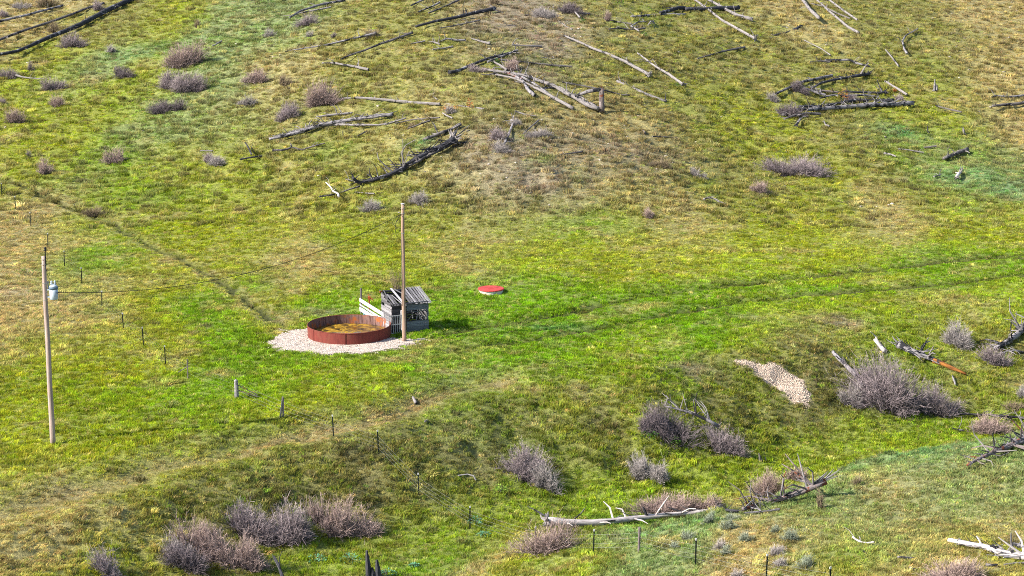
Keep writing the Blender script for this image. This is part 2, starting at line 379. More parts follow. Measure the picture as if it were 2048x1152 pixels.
M['white'] = wood_mat('sun_whitened_wood', (.82,.76,.74), (.34,.28,.27), char=.16)
M['grey'] = wood_mat('grey_weathered_wood', (.42,.39,.40), (.10,.09,.10), char=.45)
M['dull'] = wood_mat('dull_brown_grey_wood', (.26,.23,.22), (.07,.06,.06), char=.4)
M['char'] = wood_mat('charred_wood', (.085,.082,.095), (.012,.012,.016), accent=(.30,.29,.31), acc=.02)
M['red'] = wood_mat('broken_red_wood', (.36,.30,.29), (.08,.06,.06), accent=(.19,.065,.035), acc=.14, char=.35)
M['orange'] = wood_mat('exposed_orange_heartwood', (.42,.17,.035), (.10,.035,.015), char=.35)
M['board'] = wood_mat('silver_barn_board', (.46,.44,.46), (.07,.065,.075), ustretch=10, vscale=1.2, vr=(.35, 1.35))
M['wboard'] = wood_mat('whitish_bleached_board', (.78,.76,.78), (.36,.34,.36), ustretch=8, vscale=1.0)
M['dboard'] = wood_mat('dark_old_board', (.13,.12,.13), (.02,.02,.024), ustretch=9, vscale=1.2, vr=(.4, 1.4))
M['shade_board'] = wood_mat('shaded_front_board', (.27,.30,.35), (.06,.07,.09), ustretch=9, vscale=1.2, vr=(.5, 1.2))  # shed's front boards: bluish shade of that side painted into the colour
M['pole'] = wood_mat('utility_pole_wood', (.66,.45,.34), (.33,.21,.15), ustretch=9, vscale=.25)
M['pole2'] = wood_mat('paler_utility_pole_wood', (.62,.48,.42), (.33,.24,.21), ustretch=9, vscale=.25)
def flat(name, c, rough=.6, metal=0., var=.15, sc=6.):
    c = kc_(c)
    m, n, b = nt(name); tc = N(n, 'ShaderNodeTexCoord'); x = noise(n, sc, tc.outputs['Object'], 4)
    r = ramp(n, [(.3, tuple(q*(1-var) for q in c)), (.7, tuple(min(1, q*(1+var)) for q in c))]); n.links.new(x.outputs[0], r.inputs[0])
    n.links.new(r.outputs[0], b.inputs['Base Color']); b.inputs['Roughness'].default_value = rough; b.inputs['Metallic'].default_value = metal
    bump(n, b, x.outputs[0], .2, .01); return m
M['black'] = flat('black_cable', (.015,.015,.017)); M['steel'] = flat('galvanised_wire', (.42,.42,.40), .45, .6)
M['tpost'] = flat('dark_green_steel_post', (.012,.02,.016)); M['tip'] = flat('white_post_tip', (.60,.60,.60))
M['trafo'] = flat('light_blue_grey_enamel', (.50,.58,.66), .4); M['trafo_band'] = flat('grey_blue_band', (.12,.18,.25)); M['porc'] = flat('brown_porcelain', (.05,.03,.025), .3)
M['lid'] = flat('faded_red_lid', (.50,.06,.055), .7, 0, .35, 2.5); M['ring'] = flat('white_concrete', (.62,.60,.55), .9, 0, .35, 4.)
M['rustpipe'] = flat('rusty_orange_iron', (.45,.10,.03)); M['bluep'] = flat('blue_plastic', (.12,.28,.36), .4)
M['rail'] = flat('grey_gate_rails', (.46,.46,.47), .6)
def vc_mat(name, src='GEOMETRY', rough=.85, var=.25, sc=1.2, trans=0.0, attr='col'):
    m, n, b = nt(name); a = N(n, 'ShaderNodeAttribute'); a.attribute_type = src; a.attribute_name = attr
    n.links.new(a.outputs['Color'], b.inputs['Base Color']); b.inputs['Roughness'].default_value = rough
    return m, n, b, a
# ground: per-vertex colour, broken up by thatch noise and bumps
mg, n, b, a = vc_mat('meadow_ground'); tc = N(n, 'ShaderNodeTexCoord')
n1 = noise(n, 2.2, tc.outputs['Object'], 6, .75); n2 = noise(n, 9., tc.outputs['Object'], 4, .7)
r1 = ramp(n, [(.30, (.50,.50,.48)), (.52, (.95,.95,.95)), (.70, (1.5,1.38,1.25))]); n.links.new(n1.outputs[0], r1.inputs[0])
r2 = ramp(n, [(.35, (.6,.6,.6)), (.65, (1.35,1.35,1.35))]); n.links.new(n2.outputs[0], r2.inputs[0])
c = mixc(n, a.outputs['Color'], r1.outputs[0], 1.0, 'MULTIPLY'); c = mixc(n, c, r2.outputs[0], 1.0, 'MULTIPLY'); n.links.new(c, b.inputs['Base Color'])
ad = N(n, 'ShaderNodeMath', operation='ADD'); n.links.new(n1.outputs[0], ad.inputs[0]); n.links.new(n2.outputs[0], ad.inputs[1]); bump(n, b, ad.outputs[0], .9, .12)
M['ground'] = mg
def grass_mat(name):
    m, n, b = nt(name); a = N(n, 'ShaderNodeAttribute'); a.attribute_type = 'INSTANCER'; a.attribute_name = 'tcol'
    v = N(n, 'ShaderNodeAttribute'); v.attribute_type = 'GEOMETRY'; v.attribute_name = 'col'
    c = mixc(n, a.outputs['Color'], v.outputs['Color'], 1.0, 'MULTIPLY'); n.links.new(c, b.inputs['Base Color'])
    b.inputs['Roughness'].default_value = .7; b.inputs['Specular IOR Level'].default_value = .15
    tr = N(n, 'ShaderNodeBsdfTranslucent'); n.links.new(c, tr.inputs[0]); ms = N(n, 'ShaderNodeMixShader'); ms.inputs[0].default_value = .42
    out = n.nodes['Material Output']; n.links.new(b.outputs[0], ms.inputs[1]); n.links.new(tr.outputs[0], ms.inputs[2]); n.links.new(ms.outputs[0], out.inputs[0]); return m
M['grass'] = grass_mat('grass_blades')
M['twig'] = vc_mat('bare_twigs')[0]; M['leaf'] = vc_mat('leaves')[0]
m, n, b = nt('pale_stones'); a = N(n, 'ShaderNodeAttribute'); a.attribute_type = 'INSTANCER'; a.attribute_name = 'tcol'
n.links.new(a.outputs['Color'], b.inputs['Base Color']); M['stone'] = m
# rusty tank
def rust(name, base, dark, streak):
    m, n, b = nt(name); tc = N(n, 'ShaderNodeTexCoord'); mp = N(n, 'ShaderNodeMapping'); mp.inputs['Scale'].default_value = (3.2, 3.2, .5)
    n.links.new(tc.outputs['Object'], mp.inputs[0]); s = noise(n, 3., mp.outputs[0], 5, .7); p = noise(n, 1.6, tc.outputs['Object'], 4)
    r = ramp(n, [(.35, dark), (.6, base)]); n.links.new(s.outputs[0], r.inputs[0])
    r2 = ramp(n, [(.52, (0,)*3), (.66, (1,)*3)]); n.links.new(p.outputs[0], r2.inputs[0]); c = mixc(n, r.outputs[0], streak, r2.outputs[0])
    n.links.new(c, b.inputs['Base Color']); b.inputs['Roughness'].default_value = .75; b.inputs['Metallic'].default_value = .1; bump(n, b, s.outputs[0], .3, .01); return m
M['tank_out'] = rust('rust_red_paint', (.165,.036,.027), (.115,.024,.019), (.145,.045,.03)); M['tank_in'] = rust('rusty_inside', (.20,.12,.105), (.06,.025,.022), (.32,.09,.02))
m, n, b = nt('murky_tank_water'); tc = N(n, 'ShaderNodeTexCoord'); x = noise(n, 1.4, tc.outputs['Object'], 6, .65)
r = ramp(n, [(.40, (.02,.018,.008)), (.52, (.16,.09,.012)), (.62, (.34,.20,.02))]); n.links.new(x.outputs[0], r.inputs[0]); n.links.new(r.outputs[0], b.inputs['Base Color'])
b.inputs['Roughness'].default_value = .12; b.inputs['Specular IOR Level'].default_value = .5; bump(n, b, x.outputs[0], .15, .01); M['water'] = m
M['algae'] = flat('yellow_algae', (.36,.21,.02), .8, 0, .45, 9.)

# ------------------------------------------------------------------ ground mesh
ny, nx = GX.shape; idx = np.arange(ny*nx).reshape(ny, nx)
quads = np.stack([idx[:-1, :-1], idx[:-1, 1:], idx[1:, 1:], idx[1:, :-1]], -1).reshape(-1, 4)
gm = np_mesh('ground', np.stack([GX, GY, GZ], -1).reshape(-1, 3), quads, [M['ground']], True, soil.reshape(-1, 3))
tag(link('ground', gm), kind='structure')
# gravel pad: its own sheet a little proud of the soil
px_, py_ = np.meshgrid(np.arange(-7.2, 7.2, .14)+pad_c.x, np.arange(-7, 5.5, .14)+pad_c.y); pmm = pad_mask(px_, py_)
gi = np.arange(px_.size).reshape(px_.shape); q = np.stack([gi[:-1, :-1], gi[:-1, 1:], gi[1:, 1:], gi[1:, :-1]], -1).reshape(-1, 4)
q = q[(pmm.ravel()[q].min(1) > .35)]; used, inv = np.unique(q, return_inverse=True); q = inv.reshape(q.shape)
pz = hz(px_, py_)+.035*np.clip(pmm*1.5-.4, 0, 1)+.015; pz += fbm(px_, py_, 3.0, 3, 58)*.03
pcol = GRAV*(1+.35*fbm(px_, py_, 1.5, 4, 59)[..., None]*2*.5)
gp = np_mesh('gravel_pad', np.stack([px_, py_, pz], -1).reshape(-1, 3)[used], q, [M['ground']], True, pcol.reshape(-1, 3)[used])
tag(link('gravel_pad', gp), kind='structure')

# ------------------------------------------------------------------ instanced ground cover
def gn_scatter(name, pts, rot, scl, idx, cols, protos, label):
    me = bpy.data.meshes.new(name); me.vertices.add(len(pts)); me.vertices.foreach_set('co', np.asarray(pts, np.float32).ravel())
    for nm, ty, dat, f in (('rot', 'FLOAT_VECTOR', rot, 'vector'), ('scl', 'FLOAT_VECTOR', scl, 'vector')):
        a = me.attributes.new(nm, ty, 'POINT'); a.data.foreach_set(f, np.asarray(dat, np.float32).ravel())
    a = me.attributes.new('idx', 'INT', 'POINT'); a.data.foreach_set('value', np.asarray(idx, np.int32))
    a = me.attributes.new('tcol', 'FLOAT_COLOR', 'POINT'); c = np.ones((len(pts), 4), np.float32); c[:, :3] = cols; a.data.foreach_set('color', c.ravel())
    coll = bpy.data.collections.new(name+'_sources')
    for i, p in enumerate(protos):
        o = bpy.data.objects.new(f'{name}_source_{i:02d}', p); coll.objects.link(o)
    g = bpy.data.node_groups.new(name, 'GeometryNodeTree')
    g.interface.new_socket('Geometry', in_out='INPUT', socket_type='NodeSocketGeometry'); g.interface.new_socket('Geometry', in_out='OUTPUT', socket_type='NodeSocketGeometry')
    gi = g.nodes.new('NodeGroupInput'); go = g.nodes.new('NodeGroupOutput'); ip = g.nodes.new('GeometryNodeInstanceOnPoints')
    ci = g.nodes.new('GeometryNodeCollectionInfo'); ci.inputs['Collection'].default_value = coll; ci.inputs['Separate Children'].default_value = True; ci.inputs['Reset Children'].default_value = True
    def att(nm, ty):
        x = g.nodes.new('GeometryNodeInputNamedAttribute'); x.data_type = ty; x.inputs['Name'].default_value = nm; return x.outputs['Attribute']
    L = g.links.new; L(gi.outputs[0], ip.inputs['Points']); L(ci.outputs[0], ip.inputs['Instance']); ip.inputs['Pick Instance'].default_value = True
    L(att('idx', 'INT'), ip.inputs['Instance Index']); L(att('rot', 'FLOAT_VECTOR'), ip.inputs['Rotation']); L(att('scl', 'FLOAT_VECTOR'), ip.inputs['Scale']); L(ip.outputs[0], go.inputs[0])
    o = link(name, me); md = o.modifiers.new('scatter', 'NODES'); md.node_group = g
    return tag(o, label, kind='stuff')
def tuft(seed, n=26, rad=.2, h=(.12, .3), lean=0.3, w=.016, wind=(0, 0), curl=.6):
    r = np.random.default_rng(seed); V = []; T = []; C = []
    for i in range(n):
        a = r.uniform(0, 2*math.pi); q = rad*math.sqrt(r.random()); bx, by = q*math.cos(a), q*math.sin(a)
        hh = r.uniform(*h)*(1-.35*q/rad); d = r.uniform(0, 2*math.pi); l = lean*r.uniform(.3, 1.3)
        dx = math.cos(d)*l+wind[0]*r.uniform(.6, 1.2)+bx*.6; dy = math.sin(d)*l+wind[1]*r.uniform(.6, 1.2)+by*.6
        pa = r.uniform(0, math.pi); wx, wy = math.cos(pa)*w*r.uniform(.7, 1.4), math.sin(pa)*w*r.uniform(.7, 1.4); k = len(V)
        m = (bx+dx*hh*.4, by+dy*hh*.4, hh*.62); t = (bx+dx*hh*(1+curl*.3), by+dy*hh*(1+curl*.3), hh*(1-.25*min(1, math.hypot(dx, dy)*curl)))
        V += [(bx-wx, by-wy, -.03), (bx+wx, by+wy, -.03), (m[0]-wx*.8, m[1]-wy*.8, m[2]), (m[0]+wx*.8, m[1]+wy*.8, m[2]), t]
        T += [(k, k+1, k+3), (k, k+3, k+2), (k+2, k+3, k+4)]; v = r.uniform(.75, 1.3); yl = r.uniform(.9, 1.2) if r.random() > .2 else 1.3
        C += [(v*yl, v, v*.9)]*5
    return np_mesh(f'tuft_{seed}', V, T, [M['grass']], False, np.array(C))
protos = [tuft(i, 24, .16, (.07, .16), .6, .011) for i in range(4)] + [tuft(10+i, 26, .18, (.11, .24), .5, .011, (.35, .08)) for i in range(4)] \
       + [tuft(20+i, 30, .22, (.16, .32), .45, .010, (.8, .25-.2*i), 1.0) for i in range(3)]
def scatter_zone(y0, y1, dens, seed):
    """points in a wedge of ground a little wider than the view"""
    r = np.random.default_rng(seed); hw = lambda y: y*.29+5
    area = (y1-y0)*(hw(y0)+hw(y1)); n = int(area*dens)
    y = r.uniform(y0, y1, n); x = r.uniform(-1, 1, n)*hw(y); return x, y
zs = [scatter_zone(84, 112, 20, 1), scatter_zone(112, 145, 18, 2), scatter_zone(145, 180, 13, 3), scatter_zone(180, 230, 8.5, 4), scatter_zone(230, 298, 5, 5)]
tx = np.concatenate([z[0] for z in zs]); ty = np.concatenate([z[1] for z in zs])
bm = np.maximum(pad_mask(tx, ty), scar_mask(tx, ty)); rr = rng.random(len(tx))
dtt = np.hypot(tx-TANK.x, ty-TANK.y); keep = (rr > bm*1.02) & (dtt > R_TANK+.12) & (rng.random(len(tx)) > .95*np.exp(-(sample_grid(d_tr, tx, ty+.15)/.42)**2))
tx, ty = tx[keep], ty[keep]; nT = len(tx)
tc_ = albedo(tx, ty)
dry = np.clip((tc_[:, 0]-tc_[:, 1])*6+.5, 0, 1)                         # dry swards grow longer, laid-over blades
nz = fbm(tx, ty, .5, 3, 61)
brown = np.clip((tc_[:, 0]-tc_[:, 1])*10, 0, 1)*np.clip((ty-178)/10, 0, 1)
keep = rng.random(nT) > .45*brown; tx, ty, tc_, dry, nz = tx[keep], ty[keep], tc_[keep], dry[keep], nz[keep]; nT = len(tx)
pick = rng.random((nT, 3)); mixr = pick[:, 0:1]
tc_ = np.where(mixr < .07, tc_*.4+PAL['T']*.6*1.25, np.where(mixr < .16, tc_*.6+PAL['G']*.4, np.where(mixr > .93, tc_*.5+PAL['D']*.5, tc_)))
tc_ = tc_*np.exp(rng.normal(0, .30, (nT, 1))+fbm(tx, ty, 1.1, 2, 65)[:, None]*.8).clip(.4, 2.0)*rng.normal(1, .06, (nT, 3)).clip(.75, 1.3)
kind = np.where(rng.random(nT) < dry*.45+nz*.8-.10, 8+rng.integers(0, 3, nT), np.where(rng.random(nT) < .5+nz, 4+rng.integers(0, 4, nT), rng.integers(0, 4, nT)))
wdir = fbm(tx, ty, .08, 3, 62)*5
rotz = np.where(kind >= 8, wdir+rng.normal(0, .5, nT), rng.uniform(0, 6.283, nT))
bcl = np.clip((tc_[:, 0]-tc_[:, 1])*12+.3, 0, 1)
sc = rng.uniform(.75, 1.35, nT)*(1+.5*nz)*np.interp(ty, [90, 180, 290], [1.0, 1.25, 1.6]); hs = sc*rng.uniform(.7, 1.25, nT)*np.interp(ty, [90, 150, 185, 290], [1, .85, .6, .45])*(1-.35*bcl)
hs *= (1-.8*np.exp(-(sample_grid(d_ru, tx, ty+.3)/.6)**2))*(1-.6*np.exp(-(sample_grid(d_le, tx, ty+.5)/1.6)**2))*(1-.7*np.exp(-(sample_grid(d_tr, tx, ty+.4)/.7)**2))
print('tufts', nT)
gn_scatter('grass', np.stack([tx, ty, hz(tx, ty)-.01], -1), np.stack([np.zeros(nT), np.zeros(nT), rotz], -1), np.stack([sc, sc, hs], -1), kind, tc_, protos,
           'green and straw coloured grass covering the meadow, the hillside and the draw')
# taller bunch grass tussocks, straw and brown, dotted over the hill and the banks
bx_, by_ = np.concatenate([scatter_zone(84, 178, .55, 91)[0], scatter_zone(178, 296, .85, 92)[0]]), np.concatenate([scatter_zone(84, 178, .55, 91)[1], scatter_zone(178, 296, .85, 92)[1]])
stp = sample_grid(steep, bx_, by_); kp = (rng.random(len(bx_)) < np.clip(.12+stp*.6+(by_ > 178)*.75+fbm(bx_, by_, .15, 3, 93)*1.4, 0, 1)) & (pad_mask(bx_, by_) < .1) & (scar_mask(bx_, by_) < .1) & (np.hypot(bx_-TANK.x, by_-TANK.y) > 7)
bx_, by_ = bx_[kp], by_[kp]; nB = len(bx_); bc = albedo(bx_, by_); m3 = rng.random((nB, 1)); alt = np.where(m3 < .45, PAL['B'], np.where(m3 < .75, PAL['T'], PAL['O']*.6))
bc = (bc*.6+alt*.4)*np.exp(rng.normal(-.1, .3, (nB, 1))); bs = rng.uniform(.8, 1.9, nB)*np.where(by_ > 178, 1.15, .9)
tus = [tuft(40+i, 70, .24, (.16, .36), .5, .012, (.15, 0)) for i in range(4)]
gn_scatter('bunch_grass', np.stack([bx_, by_, hz(bx_, by_)-.02], -1), np.stack([np.zeros(nB), np.zeros(nB), rng.uniform(0, 6.28, nB)], -1), np.stack([bs, bs, bs*.85], -1), rng.integers(0, 4, nB), bc, tus,
           'brown and straw tussocks of bunch grass dotted over the hillside and banks')
# stones
def stone(seed):
    r = np.random.default_rng(seed); V = []
    for z, q in ((-.35, .7), (.05, 1.0), (.42, .72)):
        for k in range(6): a = k*math.pi/3+z; V.append((q*math.cos(a)*r.uniform(.75, 1.2), q*math.sin(a)*r.uniform(.65, 1.1), z*r.uniform(.7, 1.2)))
    V.append((0, 0, .55)); T = []
    for i in (0, 1):
        for k in range(6): k2 = (k+1) % 6; T += [(i*6+k, i*6+k2, i*6+6+k2), (i*6+k, i*6+6+k2, i*6+6+k)]
    T += [(12+k, 12+(k+1) % 6, 18) for k in range(6)]
    return np_mesh(f'stone_{seed}', V, T, [M['stone']])
stones = [stone(i) for i in range(5)]
def stones_at(name, x, y, s0, s1, c, label, dz=0.0):
    k = len(x); s = rng.uniform(s0, s1, k)*rng.uniform(.6, 1.3, k); cl = np.array(c)*rng.normal(1, .22, (k, 1)).clip(.3, 1.5)
    cl = np.where(rng.random((k, 1)) < .14, cl*.3, cl)
    gn_scatter(name, np.stack([x, y, hz(x, y)+s*.15+dz], -1), np.stack([rng.uniform(-.3, .3, k), rng.uniform(-.3, .3, k), rng.uniform(0, 6.28, k)], -1),
               np.stack([s, s*rng.uniform(.7, 1.2, k), s*rng.uniform(.5, .9, k)], -1), rng.integers(0, 5, k), cl, stones, label)
x = rng.uniform(pad_c.x-7, pad_c.x+7, 26000); y = rng.uniform(pad_c.y-7, pad_c.y+5.5, 26000); mk = ((pad_mask(x, y) > rng.random(26000)*.9+.1) | ((pad_mask(x*.93+pad_c.x*.07, y*.93+pad_c.y*.07) > .2) & (rng.random(26000) < .15))) & (np.hypot(x-TANK.x, y-TANK.y) > R_TANK+.05)
stones_at('gravel', x[mk][:9000], y[mk][:9000], .018, .055, (.49,.42,.37), 'pale pinkish gravel spread around the rusty round tank', .035)
sxs = [p.x for p in scar]; sys_ = [p.y for p in scar]
x = rng.uniform(min(sxs)-2, max(sxs)+2, 40000); y = rng.uniform(min(sys_)-3, max(sys_)+3, 40000); mk = scar_mask(x, y) > rng.random(40000)*.9+.1
stones_at('loose_stones', x[mk][:6000], y[mk][:6000], .015, .05, (.50,.39,.31), 'pale loose stones and rubble on the bare scar in the bank')
x, y = scatter_zone(178, 296, .10, 77); w_ = albedo(x, y); mk = (w_[:, 0] > w_[:, 1]*.98) | (rng.random(len(x)) < .12)
stones_at('scattered_stones', x[mk], y[mk], .06, .18, (.34,.30,.26), 'small pale stones scattered over the thin turf of the back hillside')

# ------------------------------------------------------------------ stock tank
Hh = .84
tank = empty('stock_tank', (TANK.x, TANK.y, 0)); tag(tank, 'large round open stock tank of rust red steel panels on the pale gravel pad', 'stock tank')
NP = 7
for i in range(NP):
    a0 = -math.pi/2-.02+i*2*math.pi/NP; mb = MB(); n_ = 12; V = []
    for k in range(n_+1):
        a = a0+k/n_*(2*math.pi/NP-.006)
        for r in (R_TANK, R_TANK-.03):
            for z in (-.05, Hh): V.append((r*math.cos(a), r*math.sin(a), z))
    F = []; mi = []
    for k in range(n_):
        b = k*4; c_ = b+4
        F += [(b, c_, c_+1, b+1), (b+2, b+3, c_+3, c_+2), (b+1, c_+1, c_+3, b+3)]; mi += [0, 1, 0]
    F += [(0, 1, 3, 2), (n_*4, n_*4+2, n_*4+3, n_*4+1)]; mi += [0, 0]
    mb.add(V, F); o = mb.build('wall_panel', [M['tank_out'], M['tank_in']], tank, False); o.data.polygons.foreach_set('material_index', mi)
    mb = MB(); a = a0; mb.box(((R_TANK+.012)*math.cos(a), (R_TANK+.012)*math.sin(a), Hh/2), (.045, .07, Hh), Matrix.Rotation(a, 3, 'Z')); mb.build('seam_flange', M['tank_out'], tank)
mb = MB(); rp = [Vector((R_TANK*math.cos(t), R_TANK*math.sin(t), Hh)) for t in np.linspace(0, 2*math.pi, 73)]; mb.tube(rp, .028, 6, False); mb.build('rim', M['tank_out'], tank)
mb = MB(); mb.cyl((0, 0, -.03), R_TANK-.05, .05, 64); mb.build('floor_plate', M['tank_in'], tank)
WZ = .20
t = np.linspace(0, 2*math.pi, 97)[:-1]; V = [(0, 0, 0)]+[((R_TANK-.035)*math.cos(q), (R_TANK-.035)*math.sin(q), 0) for q in t]
tag(link('water', np_mesh('water', V, [(0, 1+i, 1+(i+1) % 96) for i in range(96)], [M['water']]), loc=(TANK.x, TANK.y, WZ)), kind='structure')
# floating algae: irregular flat clots
mb = MB(); r_ = random.Random(5)
for i in range(330):
    a = r_.uniform(0, 6.283); q = (R_TANK-.25)*math.sqrt(r_.random()); x, y = q*math.cos(a), q*math.sin(a)
    if fbm(np.array([x]), np.array([y]), .7, 3, 70)[0] < -.06 or (x < -1.6 and r_.random() < .8): continue
    s = r_.uniform(.05, .2); k = 7; h = r_.uniform(.008, .03); sx = r_.uniform(1.0, 2.2)
    ring = [(x+s*sx*math.cos(j*6.283/k)*r_.uniform(.5, 1.1), y+s*math.sin(j*6.283/k)*r_.uniform(.5, 1.1)) for j in range(k)]
    mb.add([(x, y, h+.01)]+[(p[0], p[1], -.005) for p in ring], [(0, 1+j, 1+(j+1) % k) for j in range(k)])
tag(mb.build('algae', M['algae'], None, True, (TANK.x, TANK.y, WZ+.003)), 'yellow brown algae floating in clots on the tank water', kind='stuff')

# ------------------------------------------------------------------ shed
C_ = P(857, 660); RZ = math.radians(25); Wd, Dp, HF, HB = 2.85, 2.0, 2.12, 2.78
w_dir = Vector((math.cos(RZ), math.sin(RZ), 0)); S0 = C_-w_dir*Wd; S0.z = hz(S0.x, S0.y)
shed = empty('plank_shed', S0, RZ); tag(shed, 'small weathered plank shed with a broken slatted roof beside the round tank', 'shed')
r_ = random.Random(3)
def roofz(y): return HF+(HB-HF)*y/Dp
def plank(mat, c, size, M_=None, parent=shed, name='wall_plank'):
    mb = MB(); mb.box((0, 0, 0), size, M_, .006); return mb.build(name, M[mat], parent, loc=c)
bh = .19; nb = 15
for xw, mt in ((-.012, 'board'), (Wd+.012, 'board')):
    for i in range(nb):
        z = -.02+i*(bh+.012)+bh/2; y0 = 0.0
        if z+bh/2 > HF: y0 = (z+bh/2-HF)/(HB-HF)*Dp
        L = Dp-y0
        if L < .2: continue
        if xw < 0 and i in (9,) : L *= .7
        plank(mt, (xw+r_.uniform(-.01, .01), y0+L/2+r_.uniform(-.03, .03), z), (.024, L, bh*r_.uniform(.9, 1)), Matrix.Rotation(r_.uniform(-.012, .012), 3, 'X'))
for i in range(nb):
    z = -.02+i*(bh+.012)+bh/2
    if z < HB: plank('dboard', (Wd/2+r_.uniform(-.02, .02), Dp+.012, z), (Wd, .024, bh*.96))
for i in range(11):
    z = -.02+i*(bh+.012)+bh/2
    if z > HF: continue
    if .78 < z < 1.50:
        plank('dboard', (.36, -.02, z), (.72, .024, bh*.96)); plank('shade_board', (Wd-.06, -.02, z), (.12, .024, bh*.9))
        if z < 1.0: plank('dboard', (1.0, -.02, z), (.45, .024, bh*.9))
    else:
        plank('shade_board' , (1.16+(Wd-1.16)/2+r_.uniform(-.02, .02), -.02, z), (Wd-1.16, .024, bh*.97), Matrix.Rotation(r_.uniform(-.01, .01), 3, 'Y'))
        plank('dboard', (.57, -.035, z), (1.12, .024, bh*.95), Matrix.Rotation(r_.uniform(-.01, .01), 3, 'Y'))
for x, y in ((.05, .05), (Wd-.05, .05), (.05, Dp-.05), (Wd-.05, Dp-.05), (1.15, .04)):
    mb = MB(); h = roofz(y)-.06; mb.box((x, y, h/2-.05), (.09, .09, h+.1)); mb.build('frame_post', M['dboard'], shed)
for y in (.03, Dp*.5, Dp-.03):
    mb = MB(); mb.box((Wd/2, y, roofz(y)-.05), (Wd+.16, .07, .09)); mb.build('purlin', M['dboard'], shed)
mb = MB()
for z in (.80, 1.50): mb.box((1.95, -.045, z), (1.62, .03, .05))
mb.build('window_frame', M['shade_board'], shed)
for a, b in (((1.3, .25, .75), (1.75, .1, 1.45)), ((1.75, .3, .9), (1.6, .2, 1.5)), ((1.95, .12, .8), (2.15, .3, 1.55)), ((2.6, .15, .85), (2.2, .25, 1.45)), ((2.35, .2, .75), (2.1, .15, 1.35)), ((2.0, .4, 1.2), (2.7, .2, .95))):
    mb = MB(); mb.tube([a, ((a[0]+b[0])/2+.03, (a[1]+b[1])/2, (a[2]+b[2])/2), b], [.05, .045, .03], 5); mb.build('broken_lath', M['board'], shed)
sl = math.atan2(HB-HF, Dp); RL = math.hypot(Dp, HB-HF)
def roofplank(x, wd=.17, s=-.22, e=RL+.06, skew=0.0, mat='board', dz=0.0):
    Mx = Matrix.Rotation(sl, 3, 'X')@Matrix.Rotation(skew, 3, 'Z'); L = e-s; m = (s+e)/2
    c = (x, m*math.cos(sl), HF+m*math.sin(sl)+.03+dz); mb = MB(); mb.box((0, 0, 0), (wd*.82, L, .026), Mx, .006); mb.build('roof_plank', M[mat], shed, loc=c)
for a in ((-.02, .10, -.1, RL+.1, .08), (.12, .09, 1.0, RL+.03, -.1), (.24, .15, -.15, RL*.72, .02), (.42, .15, -.2, RL*.66, .05), (.66, .07, -.5, RL*.6, .22, 'board', .05), (.86, .2, -.35, RL+.1, .06, 'wboard', .04),
          (1.45, .16, -.15, RL*.45, 0), (1.28, .12, RL*.5, RL+.05, .5), (1.66, .17, -.1, RL+.07, 0), (1.86, .15, -.2, RL+.05, .02), (2.05, .14, -.14, RL+.09, -.02), (2.24, .17, -.24, RL+.05, .015), (2.46, .16, -.2, RL+.1, 0), (2.66, .14, -.26, RL+.08, -.01), (2.86, .18, -.3, RL+.05, .01), (3.02, .08, -.16, RL+.1, .01)):
    roofplank(*a)
mb = MB(); mb.box((-.12, Dp*.9, HB-.02), (.22, .07, .12), None, .01); mb.build('broken_board_end', M['orange'], shed)
mb = MB(); mb.tube([(.55, -.22, HF+.02), (1.8, -.26, HF+.07), (3.65, -.28, HF+.10)], [.032, .034, .022], 6); mb.build('roof_pole', M['char'], shed)

# board wind fence, hydrant, bucket, gate
A = P(721, 629); B = P(768, 659); d = (B-A); ang = math.atan2(d.y, d.x); L = math.hypot(d.x, d.y)
bf = empty('board_fence', A, ang); tag(bf, 'short run of bleached white boards on a grey post behind the round tank', 'board fence')
mb = MB(); mb.tube([(0, .07, -.2), (0, .07, 2.02)], [.09, .08], 8); mb.build('post', M['dull'], bf)
mb = MB(); mb.tube([(L-.1, .07, -.2), (L-.1, .07, 1.3)], [.07, .06], 8); mb.build('post', M['dull'], bf)
for z, hgt, t in ((1.13, .27, 0.0), (.78, .09, -.01), (.44, .30, .0), (.70, .07, .035)):
    mb = MB(); mb.box((0, 0, 0), (L+.15, .035, hgt), Matrix.Rotation(t, 3, 'Y'), .01); mb.build('fence_board', M['wboard'], bf, loc=(L/2, -.03, z))
q = P(739, 622); hy = empty('hydrant', q); tag(hy, 'rusty orange water hydrant pipe poking up behind the white boards', 'hydrant')
mb = MB(); mb.tube([(0, 0, -.1), (0, 0, .95)], [.05, .05], 8); mb.build('riser_pipe', M['rustpipe'], hy)
mb = MB(); mb.box((0, 0, 1.02), (.2, .18, .22), None, .02); mb.tube([(0, 0, 1.0), (.22, -.05, .95), (.3, -.06, .8)], [.045, .04, .035], 7); mb.build('spout', M['rustpipe'], hy)
mb = MB(); mb.tube([(0, 0, 1.1), (-.02, 0, 1.25), (-.12, .02, 1.28)], [.025]*3, 6); mb.build('pump_handle', M['rustpipe'], hy)
q = P(731, 632); bk = empty('bucket', q); tag(bk, 'small blue plastic bucket on the grass under the white boards', 'bucket')
mb = MB(); mb.tube([(0, 0, 0), (0, 0, .34)], [.17, .21], 14, False); mb.tube([(0, 0, .02), (0, 0, .03)], [.16, .16], 14); mb.build('bucket_body', M['bluep'], bk)
mb = MB(); mb.tube([Vector((.21*math.cos(a), .02, .32+.2*math.sin(a))) for a in np.linspace(0, math.pi, 9)], .012, 5); mb.build('bail', M['steel'], bk)
A = P(778, 671); B = P(803, 668); d = B-A; ang = math.atan2(d.y, d.x); L = math.hypot(d.x, d.y)
gt = empty('metal_gate', A, ang); tag(gt, 'narrow grey barred gate panel between the tank and the bare wooden pole', 'gate')
for z in (.12, .75, 1.4): mb = MB(); mb.box((L/2, 0, z), (L, .035, .05)); mb.build('rail', M['rail'], gt)
